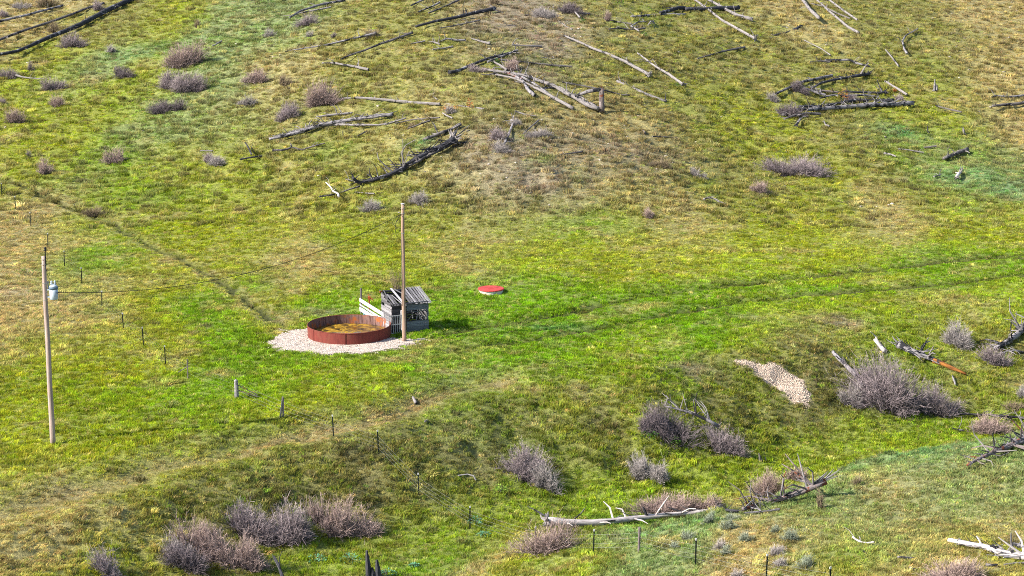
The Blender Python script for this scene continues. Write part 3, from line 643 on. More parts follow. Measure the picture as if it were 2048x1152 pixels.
for i in range(7): mb = MB(); mb.box((L*i/6, -.03, .76), (.032, .022, 1.36), Matrix.Rotation(r_.uniform(-.03, .03), 3, 'Y')); mb.build('bar', M['rail'], gt)
mb = MB(); mb.box((L+.05, .05, .85), (.09, .09, 1.75), None, .008); mb.build('gate_post', M['wboard'], gt)

# ------------------------------------------------------------------ utility poles, transformer, wire
def pole(base, top_py, r0, r1, mat, label):
    q = P(*base); H = (base[1]-top_py)/pxm(q)/math.cos(math.atan2(CAMH, q.y))*1.0
    o = empty('utility_pole', q); tag(o, label, 'utility pole', 'wooden utility poles')
    pts = [(0.012*math.sin(k), .01*math.cos(k*2), -.3+(H+.3)*k/14) for k in range(15)]
    mb = MB(); mb.tube(pts, [r0+(r1-r0)*k/14 for k in range(15)], 12, True, .03, 4); mb.build('pole_shaft', M[mat], o, True)
    return o, q, H
p2, q2, H2 = pole((808.5, 683), 412, .152, .11, 'pole', 'tall bare wooden utility pole standing in front of the shed by the tank')
mb = MB(); mb.cyl((0, 0, H2-.02), .135, .06, 12); mb.build('pole_cap', M['wboard'], p2)
for z in (H2-.35, H2-.7, H2-2.1): mb = MB(); mb.cyl((0, 0, z), .142, .04, 12); mb.build('pole_band', M['steel'], p2)
mb = MB(); mb.tube([(-.11, -.11, 2.6), (-.115, -.115, 5), (-.09, -.09, H2-2)], [.018]*3, 6); mb.build('conduit', M['dull'], p2)
for k, (a, b, c) in enumerate(((-.35, 1.2, .45), (-.62, 1.0, 1.1), (-.50, 1.9, .8))):
    mb = MB(); pts = [(-.12+a*math.sin(math.pi*s)*(1+.2*math.sin(5*s+k)), -.05*math.sin(9*s+k), H2-.75-b*s-.25*math.sin(math.pi*s)+.3*k*s*(1-s)) for s in np.linspace(0, 1, 14)]
    mb.tube(pts, .016, 5); mb.build('cable_loop', M['black'], p2)
p1, q1, H1 = pole((106, 889), 521, .162, .118, 'pole2', 'tall wooden utility pole carrying a transformer on the left side of the meadow')
mb = MB(); mb.box((.13, -.05, H1-.1), (.05, .05, .9)); mb.build('pole_top_bracket', M['black'], p1)
mb = MB(); mb.tube([(.13, -.05, H1+.32), (.13, -.05, H1+.37), (.13, -.05, H1+.43), (.13, -.05, H1+.48), (.13, -.05, H1+.54)], [.05, .10, .06, .09, .04], 10); mb.build('insulator', M['black'], p1)
for z in (H1-.2, H1-.5, H1-1.6, H1-2.6): mb = MB(); mb.cyl((0, 0, z), .15, .03, 12); mb.build('pole_band', M['steel'], p1)
mb = MB(); mb.tube([(-.13, 0, H1-.6), (-.15, 0, H1-3), (-.16, 0, 0)], [.012]*3, 5); mb.build('ground_wire', M['steel'], p1)
tz = (889-604)/pxm(q1)/math.cos(math.atan2(CAMH, q1.y))
tr = empty('transformer', (q1.x+.50, q1.y-.05, q1.z+tz)); tag(tr, 'pale blue grey can shaped transformer mounted high on the left pole', 'transformer')
mb = MB(); mb.tube([(0, 0, 0), (0, 0, .04), (0, 0, .68)], [.20, .235, .245], 20); mb.build('tank_can', M['trafo'], tr, True)
mb = MB(); mb.tube([(0, 0, .62), (0, 0, .76)], [.262, .262], 20); mb.build('lid_band', M['trafo_band'], tr, True)
mb = MB(); mb.tube([(0, 0, .76), (0, 0, .84), (0, 0, .9)], [.25, .2, .05], 20); mb.build('domed_lid', M['trafo'], tr, True)
for x, y in ((-.1, 0), (.08, .05)): mb = MB(); mb.tube([(x, y, .86), (x, y, .95), (x, y, 1.0), (x, y, 1.05), (x, y, 1.12)], [.04, .075, .045, .07, .03], 9); mb.build('bushing', M['trafo'], tr, True)
for a in (-.5, .2, .9): mb = MB(); mb.tube([(.24*math.cos(a), .24*math.sin(a), .42), (.32*math.cos(a), .32*math.sin(a), .42)], [.035, .03], 7); mb.build('terminal', M['porc'], tr)
for z in (.15, .58): mb = MB(); mb.box((-.30, .02, z), (.18, .10, .06)); mb.build('mounting_lug', M['trafo'], tr)
mb = MB(); mb.tube([(-.1, 0, 1.1), (-.3, 0, 1.45), (-.38, 0, 1.9), (-.37, -.03, H1-tz-.2)], [.012]*4, 5); mb.build('lead_wire', M['black'], tr)
mb = MB(); mb.tube([(-.35, .22, .55), (-.36, .22, 1.05)], [.045, .04], 8); mb.build('fuse_cutout', M['rail'], tr)
a = Vector((q1.x+.74, q1.y-.05, q1.z+tz+.42)); b = Vector((q2.x-.1, q2.y-.05, q2.z+H2-.72)); pts = []
for k in range(49):
    s = k/48; p = a.lerp(b, s); p.z -= 4*1.55*s*(1-s); pts.append(p)
mb = MB(); mb.tube(pts, .018, 6); tag(mb.build('service_wire', M['black']), 'sagging black overhead cable strung from the transformer to the bare pole', 'cable')

# ------------------------------------------------------------------ well cover
q = P(982, 584); rw = 25/pxm(q); wl = empty('well_cover', q); tag(wl, 'low round well ring with a faded red lid on the meadow behind the shed', 'well cover')
mb = MB(); mb.cyl((0, 0, -.1), rw*.97, .33, 40); mb.build('concrete_ring', M['ring'], wl, False)
mb = MB(); mb.tube([(0, 0, .232), (0, 0, .30), (0, 0, .325), (0, 0, .34)], [rw*1.05, rw*1.05, rw*1.0, .12], 40); mb.build('lid', M['lid'], wl)
mb = MB(); mb.tube([(-.12, -.2, .32), (-.12, -.2, .40), (.12, -.2, .40), (.12, -.2, .32)], [.015]*4, 5); mb.build('lid_handle', M['lid'], wl)

# ------------------------------------------------------------------ wire fences
me_tp = MB(); me_tp.box((0, 0, .58), (.045, .012, 1.36)); me_tp.box((0, .022, .58), (.012, .035, 1.36)); me_tp = me_tp.mesh('t_post', M['tpost'])
mb = MB(); mb.box((0, 0, 1.305), (.05, .03, .10)); me_tip = mb.mesh('white_tip', M['tip'])
def steel_post(parent, p, hs=1.0, lean=0.0):
    o = link('steel_post', me_tp, parent); o.location = p-parent.location; o.scale = (1.7, 1.7, hs); o.rotation_euler = (lean*.5, lean, rnd.uniform(0, .4))
    t = link('white_tip', me_tip, o); return o
def wires(parent, tops, hs, rad, mat='steel'):
    for h in hs:
        pts = []
        for i in range(len(tops)-1):
            a, b = tops[i], tops[i+1]
            for s in (0, .25, .5, .75):
                p = a.lerp(b, s)+Vector((0, 0, h)); p.z -= .05*4*s*(1-s); pts.append(p-parent.location)
        pts.append(tops[-1]+Vector((0, 0, h))-parent.location); mb = MB(); mb.tube(pts, rad, 4); mb.build('wire', M[mat], parent)
fl = [P(*q) for q in [(-28,371),(4,392),(31,419),(62,453),(96,496),(129,532),(164,568),(204,614),(247,660),(287,692),(331,730)]]
f1 = empty('wire_fence', fl[5]); tag(f1, 'barbed wire fence on dark steel posts running down the left side of the meadow', 'fence', 'wire fences')
for p in fl: steel_post(f1, p, rnd.uniform(.93, 1.04), rnd.uniform(-.04, .04))
bp = P(376, 758); mb = MB(); mb.tube([(0, 0, -.1), (0, 0, 1.35)], [.045, .045], 7); mb.build('brace_post', M['dull'], f1, loc=bp-f1.location)
mb = MB(); mb.tube([(0, 0, .85), P(357, 750)-bp+Vector((0, 0, .2))], [.03, .03], 6); mb.build('brace', M['dull'], f1, loc=bp-f1.location)
cpz = P(473, 797); mb = MB(); mb.tube([(0, 0, -.1), (.02, 0, .6), (0, 0, 1.18), (0, 0, 1.26)], [.15, .13, .12, .05], 9, True, .06, 2); mb.build('corner_post', M['grey'], f1, loc=cpz-f1.location)
wires(f1, fl+[bp, cpz], (.40, .65, .9, 1.15), .0022)
g2 = P(562, 836); gs = [P(*q) for q in [(667,873),(757,907),(837,990),(940,1057),(1072,1100),(1187,1107)]]; gs2 = [P(*q) for q in [(1278,1104),(1391,1130),(1532,1163),(1660,1190)]]
f2 = empty('wire_fence', gs[1]); tag(f2, 'sagging wire fence crossing the draw from the leaning pale post to the near spur', 'fence', 'wire fences')
for i, p in enumerate(gs): steel_post(f2, p, 1.0+.08*(i == 1), rnd.uniform(-.04, .04))
for p in gs2[1:]: steel_post(f2, p, 1.05, rnd.uniform(-.03, .03))
mb = MB(); mb.tube([(0, 0, -.1), (.01, 0, 1.36)], [.075, .07], 8, True, .04, 1); mb.build('wooden_post', M['red'], f2, loc=gs2[0]-f2.location)
for o_, s_ in (((-.06, 0, 0), (.14, .02, 1.35)), ((.12, .05, 0), (.16, .04, 1.25))):
    mb = MB(); mb.tube([(o_[0], o_[1], -.1), s_], [.06, .05], 7, True, .08, 3); mb.build('leaning_post', M['pale'], f2, loc=g2-f2.location)
wires(f2, [cpz, g2]+gs+gs2, (.35, .58, .82, 1.08), .0042)
for h1, h2 in ((.95, .25), (.6, .1)):
    e = P(512, 797); mb = MB(); mb.tube([cpz+Vector((0, 0, h1))-f2.location, e+Vector((.1, 0, h2))-f2.location], [.035, .03], 6); mb.build('fallen_rail', M['red'], f2)

# ------------------------------------------------------------------ logs
def at_y(px, py, y):
    dx, dy, dz = ray(px, py); t = y/dy; return Vector((float(dx*t), y, float(CAMH+dz*t)))
def sm(pts, rads, n):
    """resample a polyline with a soft wander"""
    d = [0]
    for a, b in zip(pts[:-1], pts[1:]): d.append(d[-1]+(b-a).length)
    out = []; rr = []
    for k in range(n+1):
        s = d[-1]*k/n; i = max(0, min(len(pts)-2, int(np.searchsorted(d, s, 'right'))-1)); t = (s-d[i])/max(d[i+1]-d[i], 1e-6)
        out.append(pts[i].lerp(pts[i+1], t)); rr.append(rads[i]*(1-t)+rads[i+1]*t)
    return out, rr, d[-1]
def log(label, pts, th0, th1, mat='grey', stubs=4, wad=0, branches=(), cat='fallen log', group='fallen dead logs', name='fallen_log', lift=.75, stublen=.75, up=None, seedx=0, jag=0):
    G = [P(*q) for q in pts]; n = len(G); s = pxm(G[0]); seed = int(pts[0][0]*31+pts[0][1]*7+len(pts)+seedx); r_ = random.Random(seed)
    kt = 1.18 if G[0].y > 178 else 1.05; r0, r1 = th0/s/2*kt, th1/s/2*kt
    rads = [r0+(r1-r0)*i/(n-1) for i in range(n)]; base = G[0].copy()
    gl = sum((b-a).length for a, b in zip(G[:-1], G[1:])); k = max(4, min(26, int(gl/.5)))
    # follow the ground softly: average height along the log so it bridges small dips
    g, rr, Lg = sm(G, rads, k)
    # keep the trunk stiff: smooth its distance along the length, then rest it on the high spots of the ground
    gx_ = np.array([p.x for p in g]); gy_ = np.array([p.y for p in g]); gz_ = np.array([p.z for p in g]); u_ = np.linspace(-1, 1, k+1); R_ = np.array(rr)
    lin = np.polyval(np.polyfit(u_, gy_, 1), u_); res = gy_-lin; h_ = min(5, max(1, k//3)); kw = np.hanning(2*h_+3)[1:-1]; kw /= kw.sum()
    for _ in range(2): res = np.convolve(np.pad(res, h_, mode='reflect' if k > h_ else 'edge'), kw, 'valid')
    ys_ = lin+res; lf = R_*lift+(.13 if gy_[0] > 178 else .05)+(np.linspace(up[0], up[1], k+1) if up else 0)
    for _ in range(10):
        f_ = ys_/gy_; X_ = gx_*f_; Z_ = CAMH-(CAMH-gz_)*f_; pen = np.percentile(hz(X_, ys_)+lf-Z_, 93); ys_ = ys_*(1-pen*.6/(CAMH-gz_.mean()))
    f_ = ys_/gy_; X_ = gx_*f_; Z_ = CAMH-(CAMH-gz_)*f_
    for i, p in enumerate(g):
        p.x = X_[i]+r_.uniform(-1, 1)*rr[i]*.10; p.y = ys_[i]; p.z = Z_[i]+r_.uniform(-1, 1)*rr[i]*.08
    g = [Vector((p.x, p.y, p.z)) for p in g]
    rr = [max(.018, q*(1+r_.uniform(-.08, .08))) for q in rr]
    o = empty(name, base); tag(o, label, cat, group)
    mb = MB(); mb.tube([p-base for p in g], rr, 9 if th0 > 5 else 6, True, .10, seed); mb.build('trunk', M[mat], o, th0 > 5)
    for j in range(stubs):
        i = r_.randint(max(1, k//8), k-1); p = g[i]; t = (g[min(i+1, k)]-g[i-1]).normalized(); a = r_.uniform(-1.9, 1.9)
        sd_ = t.orthogonal().normalized(); up_ = Vector((0, 0, 1)); side = t.cross(up_).normalized()
        dr = (up_*math.cos(a)+side*math.sin(a)+t*r_.uniform(.1, .9)).normalized(); l = r_.uniform(.35, 1.3)*stublen*(.6+rr[i]*3)
        if dr.z < 0: dr.z *= -.3
        e = p+dr*l; e2 = e+(dr+Vector((r_.uniform(-.5, .5), r_.uniform(-.5, .5), r_.uniform(-.6, .2)))).normalized()*l*.6
        br = max(.016, min(.06, rr[i]*.4)); mb = MB(); mb.tube([p-base, e-base, e2-base], [br, br*.75, br*.35], 5, True, .1, j); mb.build('branch', M[mat if r_.random() < .6 or mat == 'char' else 'pale'], o)
    for j, bpts in enumerate(branches):
        th = bpts[0]; m_ = bpts[1]; Q = bpts[2:]; y0 = P(*Q[0]).y if len(bpts) and bpts[0] < 0 else None
        # nearest trunk point in the picture gives the depth the branch grows from
        best = min(g, key=lambda p: (1024+FPX*p.x/(p.y*math.cos(THETA)+(CAMH-p.z)*math.sin(THETA))-Q[0][0])**2)
        V = []
        for w, (x, y) in enumerate(Q): V.append(at_y(x, y, best.y-.02*w+r_.uniform(-.12, .12)*w)-base)
        V[0] = best-base
        th = abs(th); rr_ = [max(.012, th/s/2*(1-.6*w/(len(V)-1))) for w in range(len(V))]; mb = MB(); mb.tube(V, rr_, 6, True, .1, j); mb.build('branch', M[m_], o)
    if jag:
        mb = MB()
        for j in range(jag):
            i = r_.randint(0, k-1); t = (g[min(i+1, k)]-g[max(i-1, 0)]).normalized(); u1 = Vector((0, 0, 1)); u2 = t.cross(u1).normalized(); a = r_.uniform(-1.7, 1.7)
            nrm = u1*math.cos(a)+u2*math.sin(a); p = g[i]+nrm*rr[i]*r_.uniform(.5, 1.0); l = r_.uniform(.4, 1.3)*(.5+rr[i]*3); dr = (t*r_.choice((-1, 1))+nrm*r_.uniform(0, .75)+u2*r_.uniform(-.3, .3)).normalized()
            w_ = rr[i]*r_.uniform(.12, .34); mb.tube([p-base, p+dr*l*.6-base, p+dr*l+Vector((0, 0, r_.uniform(-.1, .15)))-base], [w_, w_*.8, .01], 4, True, .2, j)
        mb.build('splintered_bark', M['char' if mat == 'char' else 'grey'], o)
    if wad:
        mb = MB(); t = (g[0]-g[1]).normalized(); u1 = t.orthogonal().normalized(); u2 = t.cross(u1)
        for j in range(int(9+wad*5)):
            a = r_.uniform(0, 6.283); d_ = (u1*math.cos(a)+u2*math.sin(a))+t*r_.uniform(-.1, .7); d_.normalize(); l = wad*r_.uniform(.45, 1.0)
            if (g[0]+d_*l).z < hz(g[0].x, g[0].y)-.1: d_.z = abs(d_.z)*.3
            p = g[0]-base; e = p+d_*l*.6; f_ = e+(d_+Vector((r_.uniform(-.6, .6), r_.uniform(-.6, .6), r_.uniform(-.4, .5)))).normalized()*l*.45
            mb.tube([p, e, f_], [rr[0]*.55, rr[0]*.32, .015], 5, True, .15, j)
        mb.build('root_wad', M['char' if mat in ('grey', 'char', 'dull') and wad < .9 else 'pale'], o)
    return o
LG = 'fallen dead logs'
# upper left
log('long charred black log running diagonally in the top left corner', [(285,-8),(250,4),(215,20),(160,49),(120,66),(82,81),(60,92),(38,101),(17,106),(-8,110)], 9, 4, 'char', 7, .5)
log('thin brown grey log lying between two darker logs in the top left corner', [(208,6),(175,16),(140,30),(100,44),(50,60),(0,79),(-20,86)], 4, 4, 'dull', 3)
log('dark log with a pale streak at the top left, ending by a small bush', [(126,11),(82,22),(50,31),(0,42),(-20,47)], 4, 4, 'grey', 2)
log('short forked white stick lying at the edge of the low bush near the left border', [(32,150),(45,154),(60,156),(88,158)], 4, 1.5, 'pale', 2, cat='stick', name='dead_stick')
log('small pale stick with a dark knob above the rounded purple bush pair', [(443,82),(430,90),(424,92)], 3, 2, 'pale', 2, cat='stick', name='dead_stick')
# upper middle
log('pale grey log at the top edge, right of the green swale', [(690,0),(637,10),(600,22),(579,35)], 4, 3, 'grey', 3)
log('thin grey log with white patches just under the pale log at the top edge', [(662,14),(637,19),(600,26),(580,33)], 3, 3, 'pale', 2)
log('long charred log forked at its upper right end near the top centre', [(990,17),(940,28),(902,37),(872,42),(832,53)], 7, 4, 'char', 5, .4, [(3,'grey',(985,17),(1006,25)),(2.5,'grey',(988,17),(978,8))])
log('thin dark log reaching the top edge just above the forked charred log', [(925,-4),(890,13),(857,26)], 3.5, 2.5, 'dull', 2)
log('short grey log cut off by the top edge left of the brushy knoll', [(850,-2),(836,4),(822,11)], 3.5, 3, 'grey', 1)
log('broken grey log with a heap of twigs at its right end on the upper slope', [(752,66),(724,73),(685,82),(660,88),(640,92),(612,96),(570,103)], 4.5, 2, 'grey', 6, .35, jag=15)
log('dark brown log with a splintered pale end on the upper slope', [(825,65),(787,79),(762,87),(725,102),(700,110),(682,118)], 5, 2.5, 'dull', 4, 0, [(3,'pale',(822,66),(800,66))])
log('short knotty white log on the slope below the broken grey log', [(737,139),(722,136),(705,132),(690,130),(670,126),(644,126)], 4.5, 2.5, 'pale', 4)
log('dark charred log rising toward the right above the big log pile', [(898,145),(915,142),(945,129),(975,117),(1000,110),(1030,103)], 7, 3.5, 'char', 4, .3)
log('small dark log with pale splinters on the knoll above the charred log', [(930,80),(912,80),(895,77),(880,83)], 4, 3, 'grey', 5, .25)
log('short whitish splintered stick right of the dark log on the knoll', [(980,87),(960,82),(943,77)], 4, 2, 'pale', 3, cat='stick', name='dead_stick')
log('short pale log ending in a dark knot below the knoll splinters', [(906,93),(890,96),(865,99)], 4, 2, 'pale', 2)
log('small pale branch pieces on the turf under the knoll', [(850,82),(835,85),(822,87)], 3, 1.5, 'pale', 2, cat='stick', name='dead_stick')
log('long whitish grey log stretching right from the big round bush', [(880,208),(825,205),(767,199),(712,195),(687,197),(672,200)], 5, 3.5, 'pale', 6, 0, [(2,'pale',(697,195),(694,184))])
log('thin pale log just left of the orange shrubs', [(968,218),(950,216),(925,213),(893,208)], 3.5, 2.5, 'pale', 2)
log('thick grey dark ended log, upper one of the crossed pair on the left slope', [(787,229),(762,231),(712,238),(662,246),(640,250),(612,261),(562,273),(538,278)], 7, 6, 'grey', 8, 0, jag=40)
log('splintered pale log under the thick grey log, tapering to the right', [(575,268),(632,252),(667,249),(697,250),(727,250),(762,250),(790,243),(812,236)], 6, 2.5, 'pale', 9, jag=30)
log('short dark log above the crossed pair on the left slope', [(706,226),(672,229),(652,231),(632,234)], 5, 2.5, 'grey', 3)
log('slim dark stick on the turf right of the crossed pair', [(860,241),(842,247),(826,254),(815,257)], 4, 2.5, 'dull', 3, cat='stick', name='dead_stick')
log('thin dark branch curving toward the grey tufts right of the crossed pair', [(880,235),(850,237),(825,239),(790,247)], 3, 2, 'dull', 2, cat='stick', name='dead_stick')
log('massive charred log with a pale splayed root wad on the slope', [(908,279),(892,290),(867,301),(842,313),(817,328),(807,337),(777,350),(747,360),(717,365),(706,356)], 12, 4.5, 'char', 26, 1.35,
    [(3.5,'pale',(784,346),(769,330),(757,318),(754,305)),(3.5,'pale',(808,327),(803,305),(812,290),(832,279)),(2.2,'pale',(803,304),(806,286),(805,277)),(2.2,'pale',(803,303),(818,303),(827,303)),(2.6,'pale',(845,308),(836,304),(831,298)),
     (3,'pale',(780,348),(772,343),(769,335)),(3,'grey',(745,357),(740,352),(734,348)),(3,'grey',(716,364),(704,352),(707,348)),(2.5,'pale',(746,362),(748,355)),(3,'grey',(815,330),(790,328),(770,332))], jag=70)
log('short dark broken log behind the massive charred log', [(921,248),(902,259),(875,269),(847,280)], 6, 6, 'dull', 3, 0, [(3,'pale',(903,258),(922,247))])
log('forked white stick standing up left of the massive charred log', [(677,393),(676,386),(668,385),(662,375),(652,365)], 3.5, 2, 'white', 2, up=(0, .5), cat='stick', name='dead_stick', jag=0)
log('dark thin branch lying at the foot of the forked white stick', [(638,393),(655,391),(675,388),(700,378),(720,372)], 3.5, 3, 'dull', 3)
log('thin white stick lying below the massive charred log', [(749,387),(730,386),(710,384)], 2.5, 1.5, 'pale', 0, cat='stick', name='dead_stick')
log('low dark branch with an upright snag at mid left slope', [(545,301),(570,300),(585,294),(602,300),(622,294),(650,286)], 4, 2, 'dull', 4, 0, [(4,'grey',(584,294),(581,286))])
log('small black stick left of the low dark branch', [(524,312),(516,313),(505,314),(480,319)], 3.5, 3, 'char', 2, cat='stick', name='dead_stick')
log('leaning black stick above the small grey bush at mid left', [(503,309),(500,302),(494,290),(490,285)], 3.5, 2, 'char', 2, up=(0, .4), cat='stick', name='dead_stick')
log('short pale stick among small twigs left of centre', [(426,302),(415,301),(400,302)], 2.5, 2, 'pale', 1, cat='stick', name='dead_stick')
log('pair of tiny white sticks on the left slope below the grey bushes', [(168,278),(180,282),(200,283)], 2.5, 1.5, 'pale', 1, cat='stick', name='dead_stick')
# big pile
log('thickest pale log of the big log pile beside the snag', [(1196,217),(1174,210),(1149,194),(1131,186),(1109,172),(1086,164),(1049,151),(1024,146),(975,140)], 8, 4, 'pale', 10, 0, [(2.5,'pale',(1048,148),(1058,128),(1054,115)),(2.5,'pale',(1133,176),(1133,165),(1130,164))], jag=35)
log('straight pale log leading down to the right at the front of the big pile', [(1145,216),(1116,200),(1086,183),(1049,165),(1024,155),(985,148)], 6, 3, 'pale', 5, .25)
log('short grey log lying under the left half of the big pile', [(1069,191),(1056,180),(1046,162),(1030,152)], 6, 4, 'grey', 4)
log('slender pale log of the big pile nearest the snag foot', [(1192,213),(1174,205),(1150,193),(1120,180)], 4.5, 3, 'pale', 3)
log('thin bleached log crossing the big pile at its left', [(1014,140),(1000,130),(985,122),(978,119)], 4, 2.5, 'pale', 3)
log('thin reddish log lying along the left end of the big pile', [(965,137),(990,141),(1020,148),(1045,158)], 4, 3, 'red', 5)
log('thin dark log passing behind the broken snag', [(1124,164),(1174,173),(1211,181),(1244,190),(1259,190)], 3, 2.5, 'dull', 2)
log('thin brown log lying above the big pile', [(1145,133),(1110,131),(1074,127),(1024,122),(1000,119)], 3.5, 3, 'dull', 3)
log('pale greenish stick with an upright twig above the big pile', [(1084,93),(1062,92),(1024,90)], 3.5, 2.5, 'pale', 1, 0, [(2.5,'pale',(1028,90),(1032,78),(1039,75))], cat='stick', name='dead_stick')
# snag
sn = P(1203, 226); snag = empty('broken_snag', sn); tag(snag, 'upright broken tree snag with reddish splintered wood at the end of the log pile', 'tree snag')
s_ = pxm(sn); H = 50/s_
mb = MB(); mb.tube([(0, 0, -.1), (.02, 0, H*.3), (0, .02, H*.6), (.03, 0, H*.85), (.0, 0, H)], [6.2/s_, 5.2/s_, 4.8/s_, 4.8/s_, 3.6/s_], 9, True, .13, 5); mb.build('trunk', M['red'], snag, True)
mb = MB(); mb.tube([(-.05, 0, H*.93), (-.03, 0, H*1.13)], [.09, .01], 5); mb.tube([(.12, .05, H*.9), (.16, .05, H*1.08)], [.07, .01], 5); mb.build('splinter', M['red'], snag)
a = at_y(1203, 178, sn.y)-sn; b = at_y(1150, 192, sn.y+1.2)-sn
mb = MB(); mb.tube([a, a.lerp(b, .5)+Vector((0, 0, .12)), b], [4.2/s_, 4/s_, 2.6/s_], 8, True, .1, 8); mb.build('snapped_top', M['grey'], snag, True)
# upper right of centre
log('long pale log pointing down to a dark root end above the big pile', [(1298,149),(1274,136),(1249,122),(1214,107),(1184,96),(1164,86),(1128,71)], 6, 3, 'pale', 5, .55)
log('slim pale log right of the long pale one, ending in a dark root clump', [(1365,168),(1336,147),(1311,133),(1289,116),(1275,106)], 5, 2.5, 'pale', 3, .6, [(2,'dull',(1291,117),(1262,123))])
log('knotty pale log with an upright dark stub, lying right of the snag', [(1330,203),(1299,192),(1274,180),(1249,170),(1234,162)], 6, 4, 'pale', 4, .5, [(3.5,'char',(1331,203),(1332,185))])
log('thin white log in the brush of the top centre knoll', [(1144,60),(1129,51),(1116,42),(1098,27)], 4, 2.5, 'pale', 3)
log('thin white stick crossing the brush at the top centre', [(1160,35),(1150,24),(1140,15)], 3, 2, 'pale', 1, cat='stick', name='dead_stick')
log('pale stick lying low in the brush of the top centre knoll', [(1136,44),(1120,38),(1108,32)], 2.5, 2, 'pale', 2, cat='stick', name='dead_stick')
log('brown stick leading right from the top centre brush', [(1159,24),(1180,29),(1200,33)], 3, 2.5, 'dull', 2, cat='stick', name='dead_stick')
log('dark thin log right of the small upright twigs at the top centre', [(1264,48),(1244,46),(1224,41),(1205,40)], 4, 2.5, 'dull', 2)
log('black log with pale edges, lower one of the stacked pair at the top', [(1371,30),(1324,30),(1299,31),(1274,33),(1262,33)], 6, 3, 'grey', 4)
log('black log with a rounded hump, upper one of the stacked pair at the top', [(1371,17),(1358,15),(1343,20),(1320,26)], 8, 5, 'char', 4)
log('straight black log lying across two pale logs at the top', [(1477,15),(1449,16),(1411,18),(1371,18)], 8, 6, 'char', 4, .3)
log('long thin pale log sloping down to a black root clump at the top right', [(1511,77),(1474,57),(1444,40),(1414,17),(1391,0),(1380,-8)], 5, 3.5, 'pale', 3, .7, [(2.5,'pale',(1508,74),(1500,55))])
log('shorter pale log passing under the straight black log', [(1504,38),(1474,30),(1449,17),(1419,0),(1405,-8)], 6, 4, 'pale', 4, .3)
log('thin brown branch with a pale fork left of the black root clump', [(1490,94),(1470,98),(1444,103),(1420,110),(1395,117)], 4, 2, 'dull', 5)
log('small pale crooked stick on the open turf below the stacked pair', [(1309,46),(1302,42),(1296,50)], 3, 2, 'pale', 1, cat='stick', name='dead_stick')
# upper right
log('leftmost of the three pale logs reaching the top edge at the right', [(1638,36),(1621,20),(1606,0),(1600,-8)], 6, 5, 'pale', 1, .15)
log('middle one of the three pale logs reaching the top edge at the right', [(1717,65),(1696,54),(1676,37),(1656,20),(1634,0),(1626,-7)], 5, 3, 'pale', 3, .2)
log('rightmost thin pale log of the three reaching the top edge at the right', [(1715,40),(1686,20),(1659,0),(1650,-7)], 3.5, 3, 'pale', 2)
log('thin pole crossing between the pale logs at the top right', [(1700,37),(1675,27),(1646,12),(1622,7)], 2.5, 2, 'dull', 1)
log('short black log with an upturned end right of the black root clump', [(1602,53),(1585,62),(1571,67),(1546,72)], 7, 5, 'char', 2, .3)
log('curved grey branch alone on the upper right slope', [(1814,107),(1808,98),(1805,82),(1811,71),(1836,57)], 4, 2, 'grey', 4, cat='stick', name='dead_stick')
log('short straight pale stick on the upper right slope', [(1797,132),(1785,116),(1771,99)], 3, 2, 'pale', 0, cat='stick', name='dead_stick')
log('thin faint stick on the slope left of the short pale stick', [(1661,110),(1640,96),(1608,80)], 2.5, 1.5, 'pale', 0, cat='stick', name='dead_stick')
log('bent grey log at the top of the right hand log tangle', [(1650,121),(1690,120),(1697,119),(1715,127),(1740,133)], 5, 3, 'grey', 4)
log('straight dark log at the upper left of the right hand tangle', [(1664,151),(1631,158),(1606,163),(1576,176),(1551,188)], 5, 4, 'grey', 2, .15)
log('dark branchy log with a pale root end in the middle of the right tangle', [(1737,148),(1716,151),(1696,155),(1671,159),(1641,166),(1618,181)], 6, 3, 'char', 8, .5, [(4,'pale',(1722,147),(1731,132),(1738,126))], jag=25)
log('thin bleached log in the shadowed heart of the right tangle', [(1676,185),(1650,182),(1636,181),(1614,178)], 4, 3, 'red', 4)
log('dark crooked log with an upturned root in the right tangle', [(1770,184),(1761,186),(1736,185),(1700,184),(1690,182)], 5, 3, 'char', 5, .6, [(4,'grey',(1764,180),(1754,160))])
log('pale pinkish log slanting down at the right end of the tangle', [(1814,189),(1800,180),(1786,172),(1770,162)], 4, 3, 'pale', 1)
log('longest dark log along the bottom of the right tangle', [(1826,206),(1790,209),(1746,210),(1706,213),(1661,216),(1621,219),(1586,220),(1566,230)], 8, 5, 'grey', 14, .4, jag=55)
log('charred log lying just above the longest log of the right tangle', [(1788,200),(1760,202),(1711,200),(1676,207),(1640,213),(1598,213)], 6, 4, 'char', 9, jag=40)
log('small upright pale stub with roots below the right tangle', [(1592,250),(1597,243),(1601,236)], 5, 3, 'grey', 2, .3, cat='stump', name='stump', group='dead stumps', up=(0, .5))
log('small white forked stick below the right tangle', [(1659,252),(1651,250),(1648,242)], 3, 2, 'pale', 1, cat='stick', name='dead_stick')
log('thin dark stick right of the tangle toward the right border', [(1923,224),(1900,219),(1871,211)], 3, 2.5, 'dull', 1, cat='stick', name='dead_stick')
log('dark weathered log with holes at the right border', [(2060,203),(2040,207),(2010,209),(1985,212)], 6, 4, 'dull', 4)
log('tangle of grey branches at the upper right border', [(2055,190),(2020,194),(1990,192),(1983,194)], 4, 3, 'grey', 6)
log('short log crusted with dark bark on the far right meadow', [(1935,299),(1915,306),(1888,317)], 8, 6, 'dull', 5)
log('flat dark stick left of the bark crusted log', [(1873,292),(1860,294),(1848,295)], 4, 3, 'dull', 1, cat='stick', name='dead_stick')
log('thin pale stick beside the dark green patch at the right', [(1797,298),(1818,300),(1848,305)], 2.5, 2, 'pale', 1, cat='stick', name='dead_stick')
log('small curved white stick on the right meadow above the big dark bush', [(1768,307),(1780,308),(1792,313)], 4, 2, 'pale', 1, cat='stick', name='dead_stick')
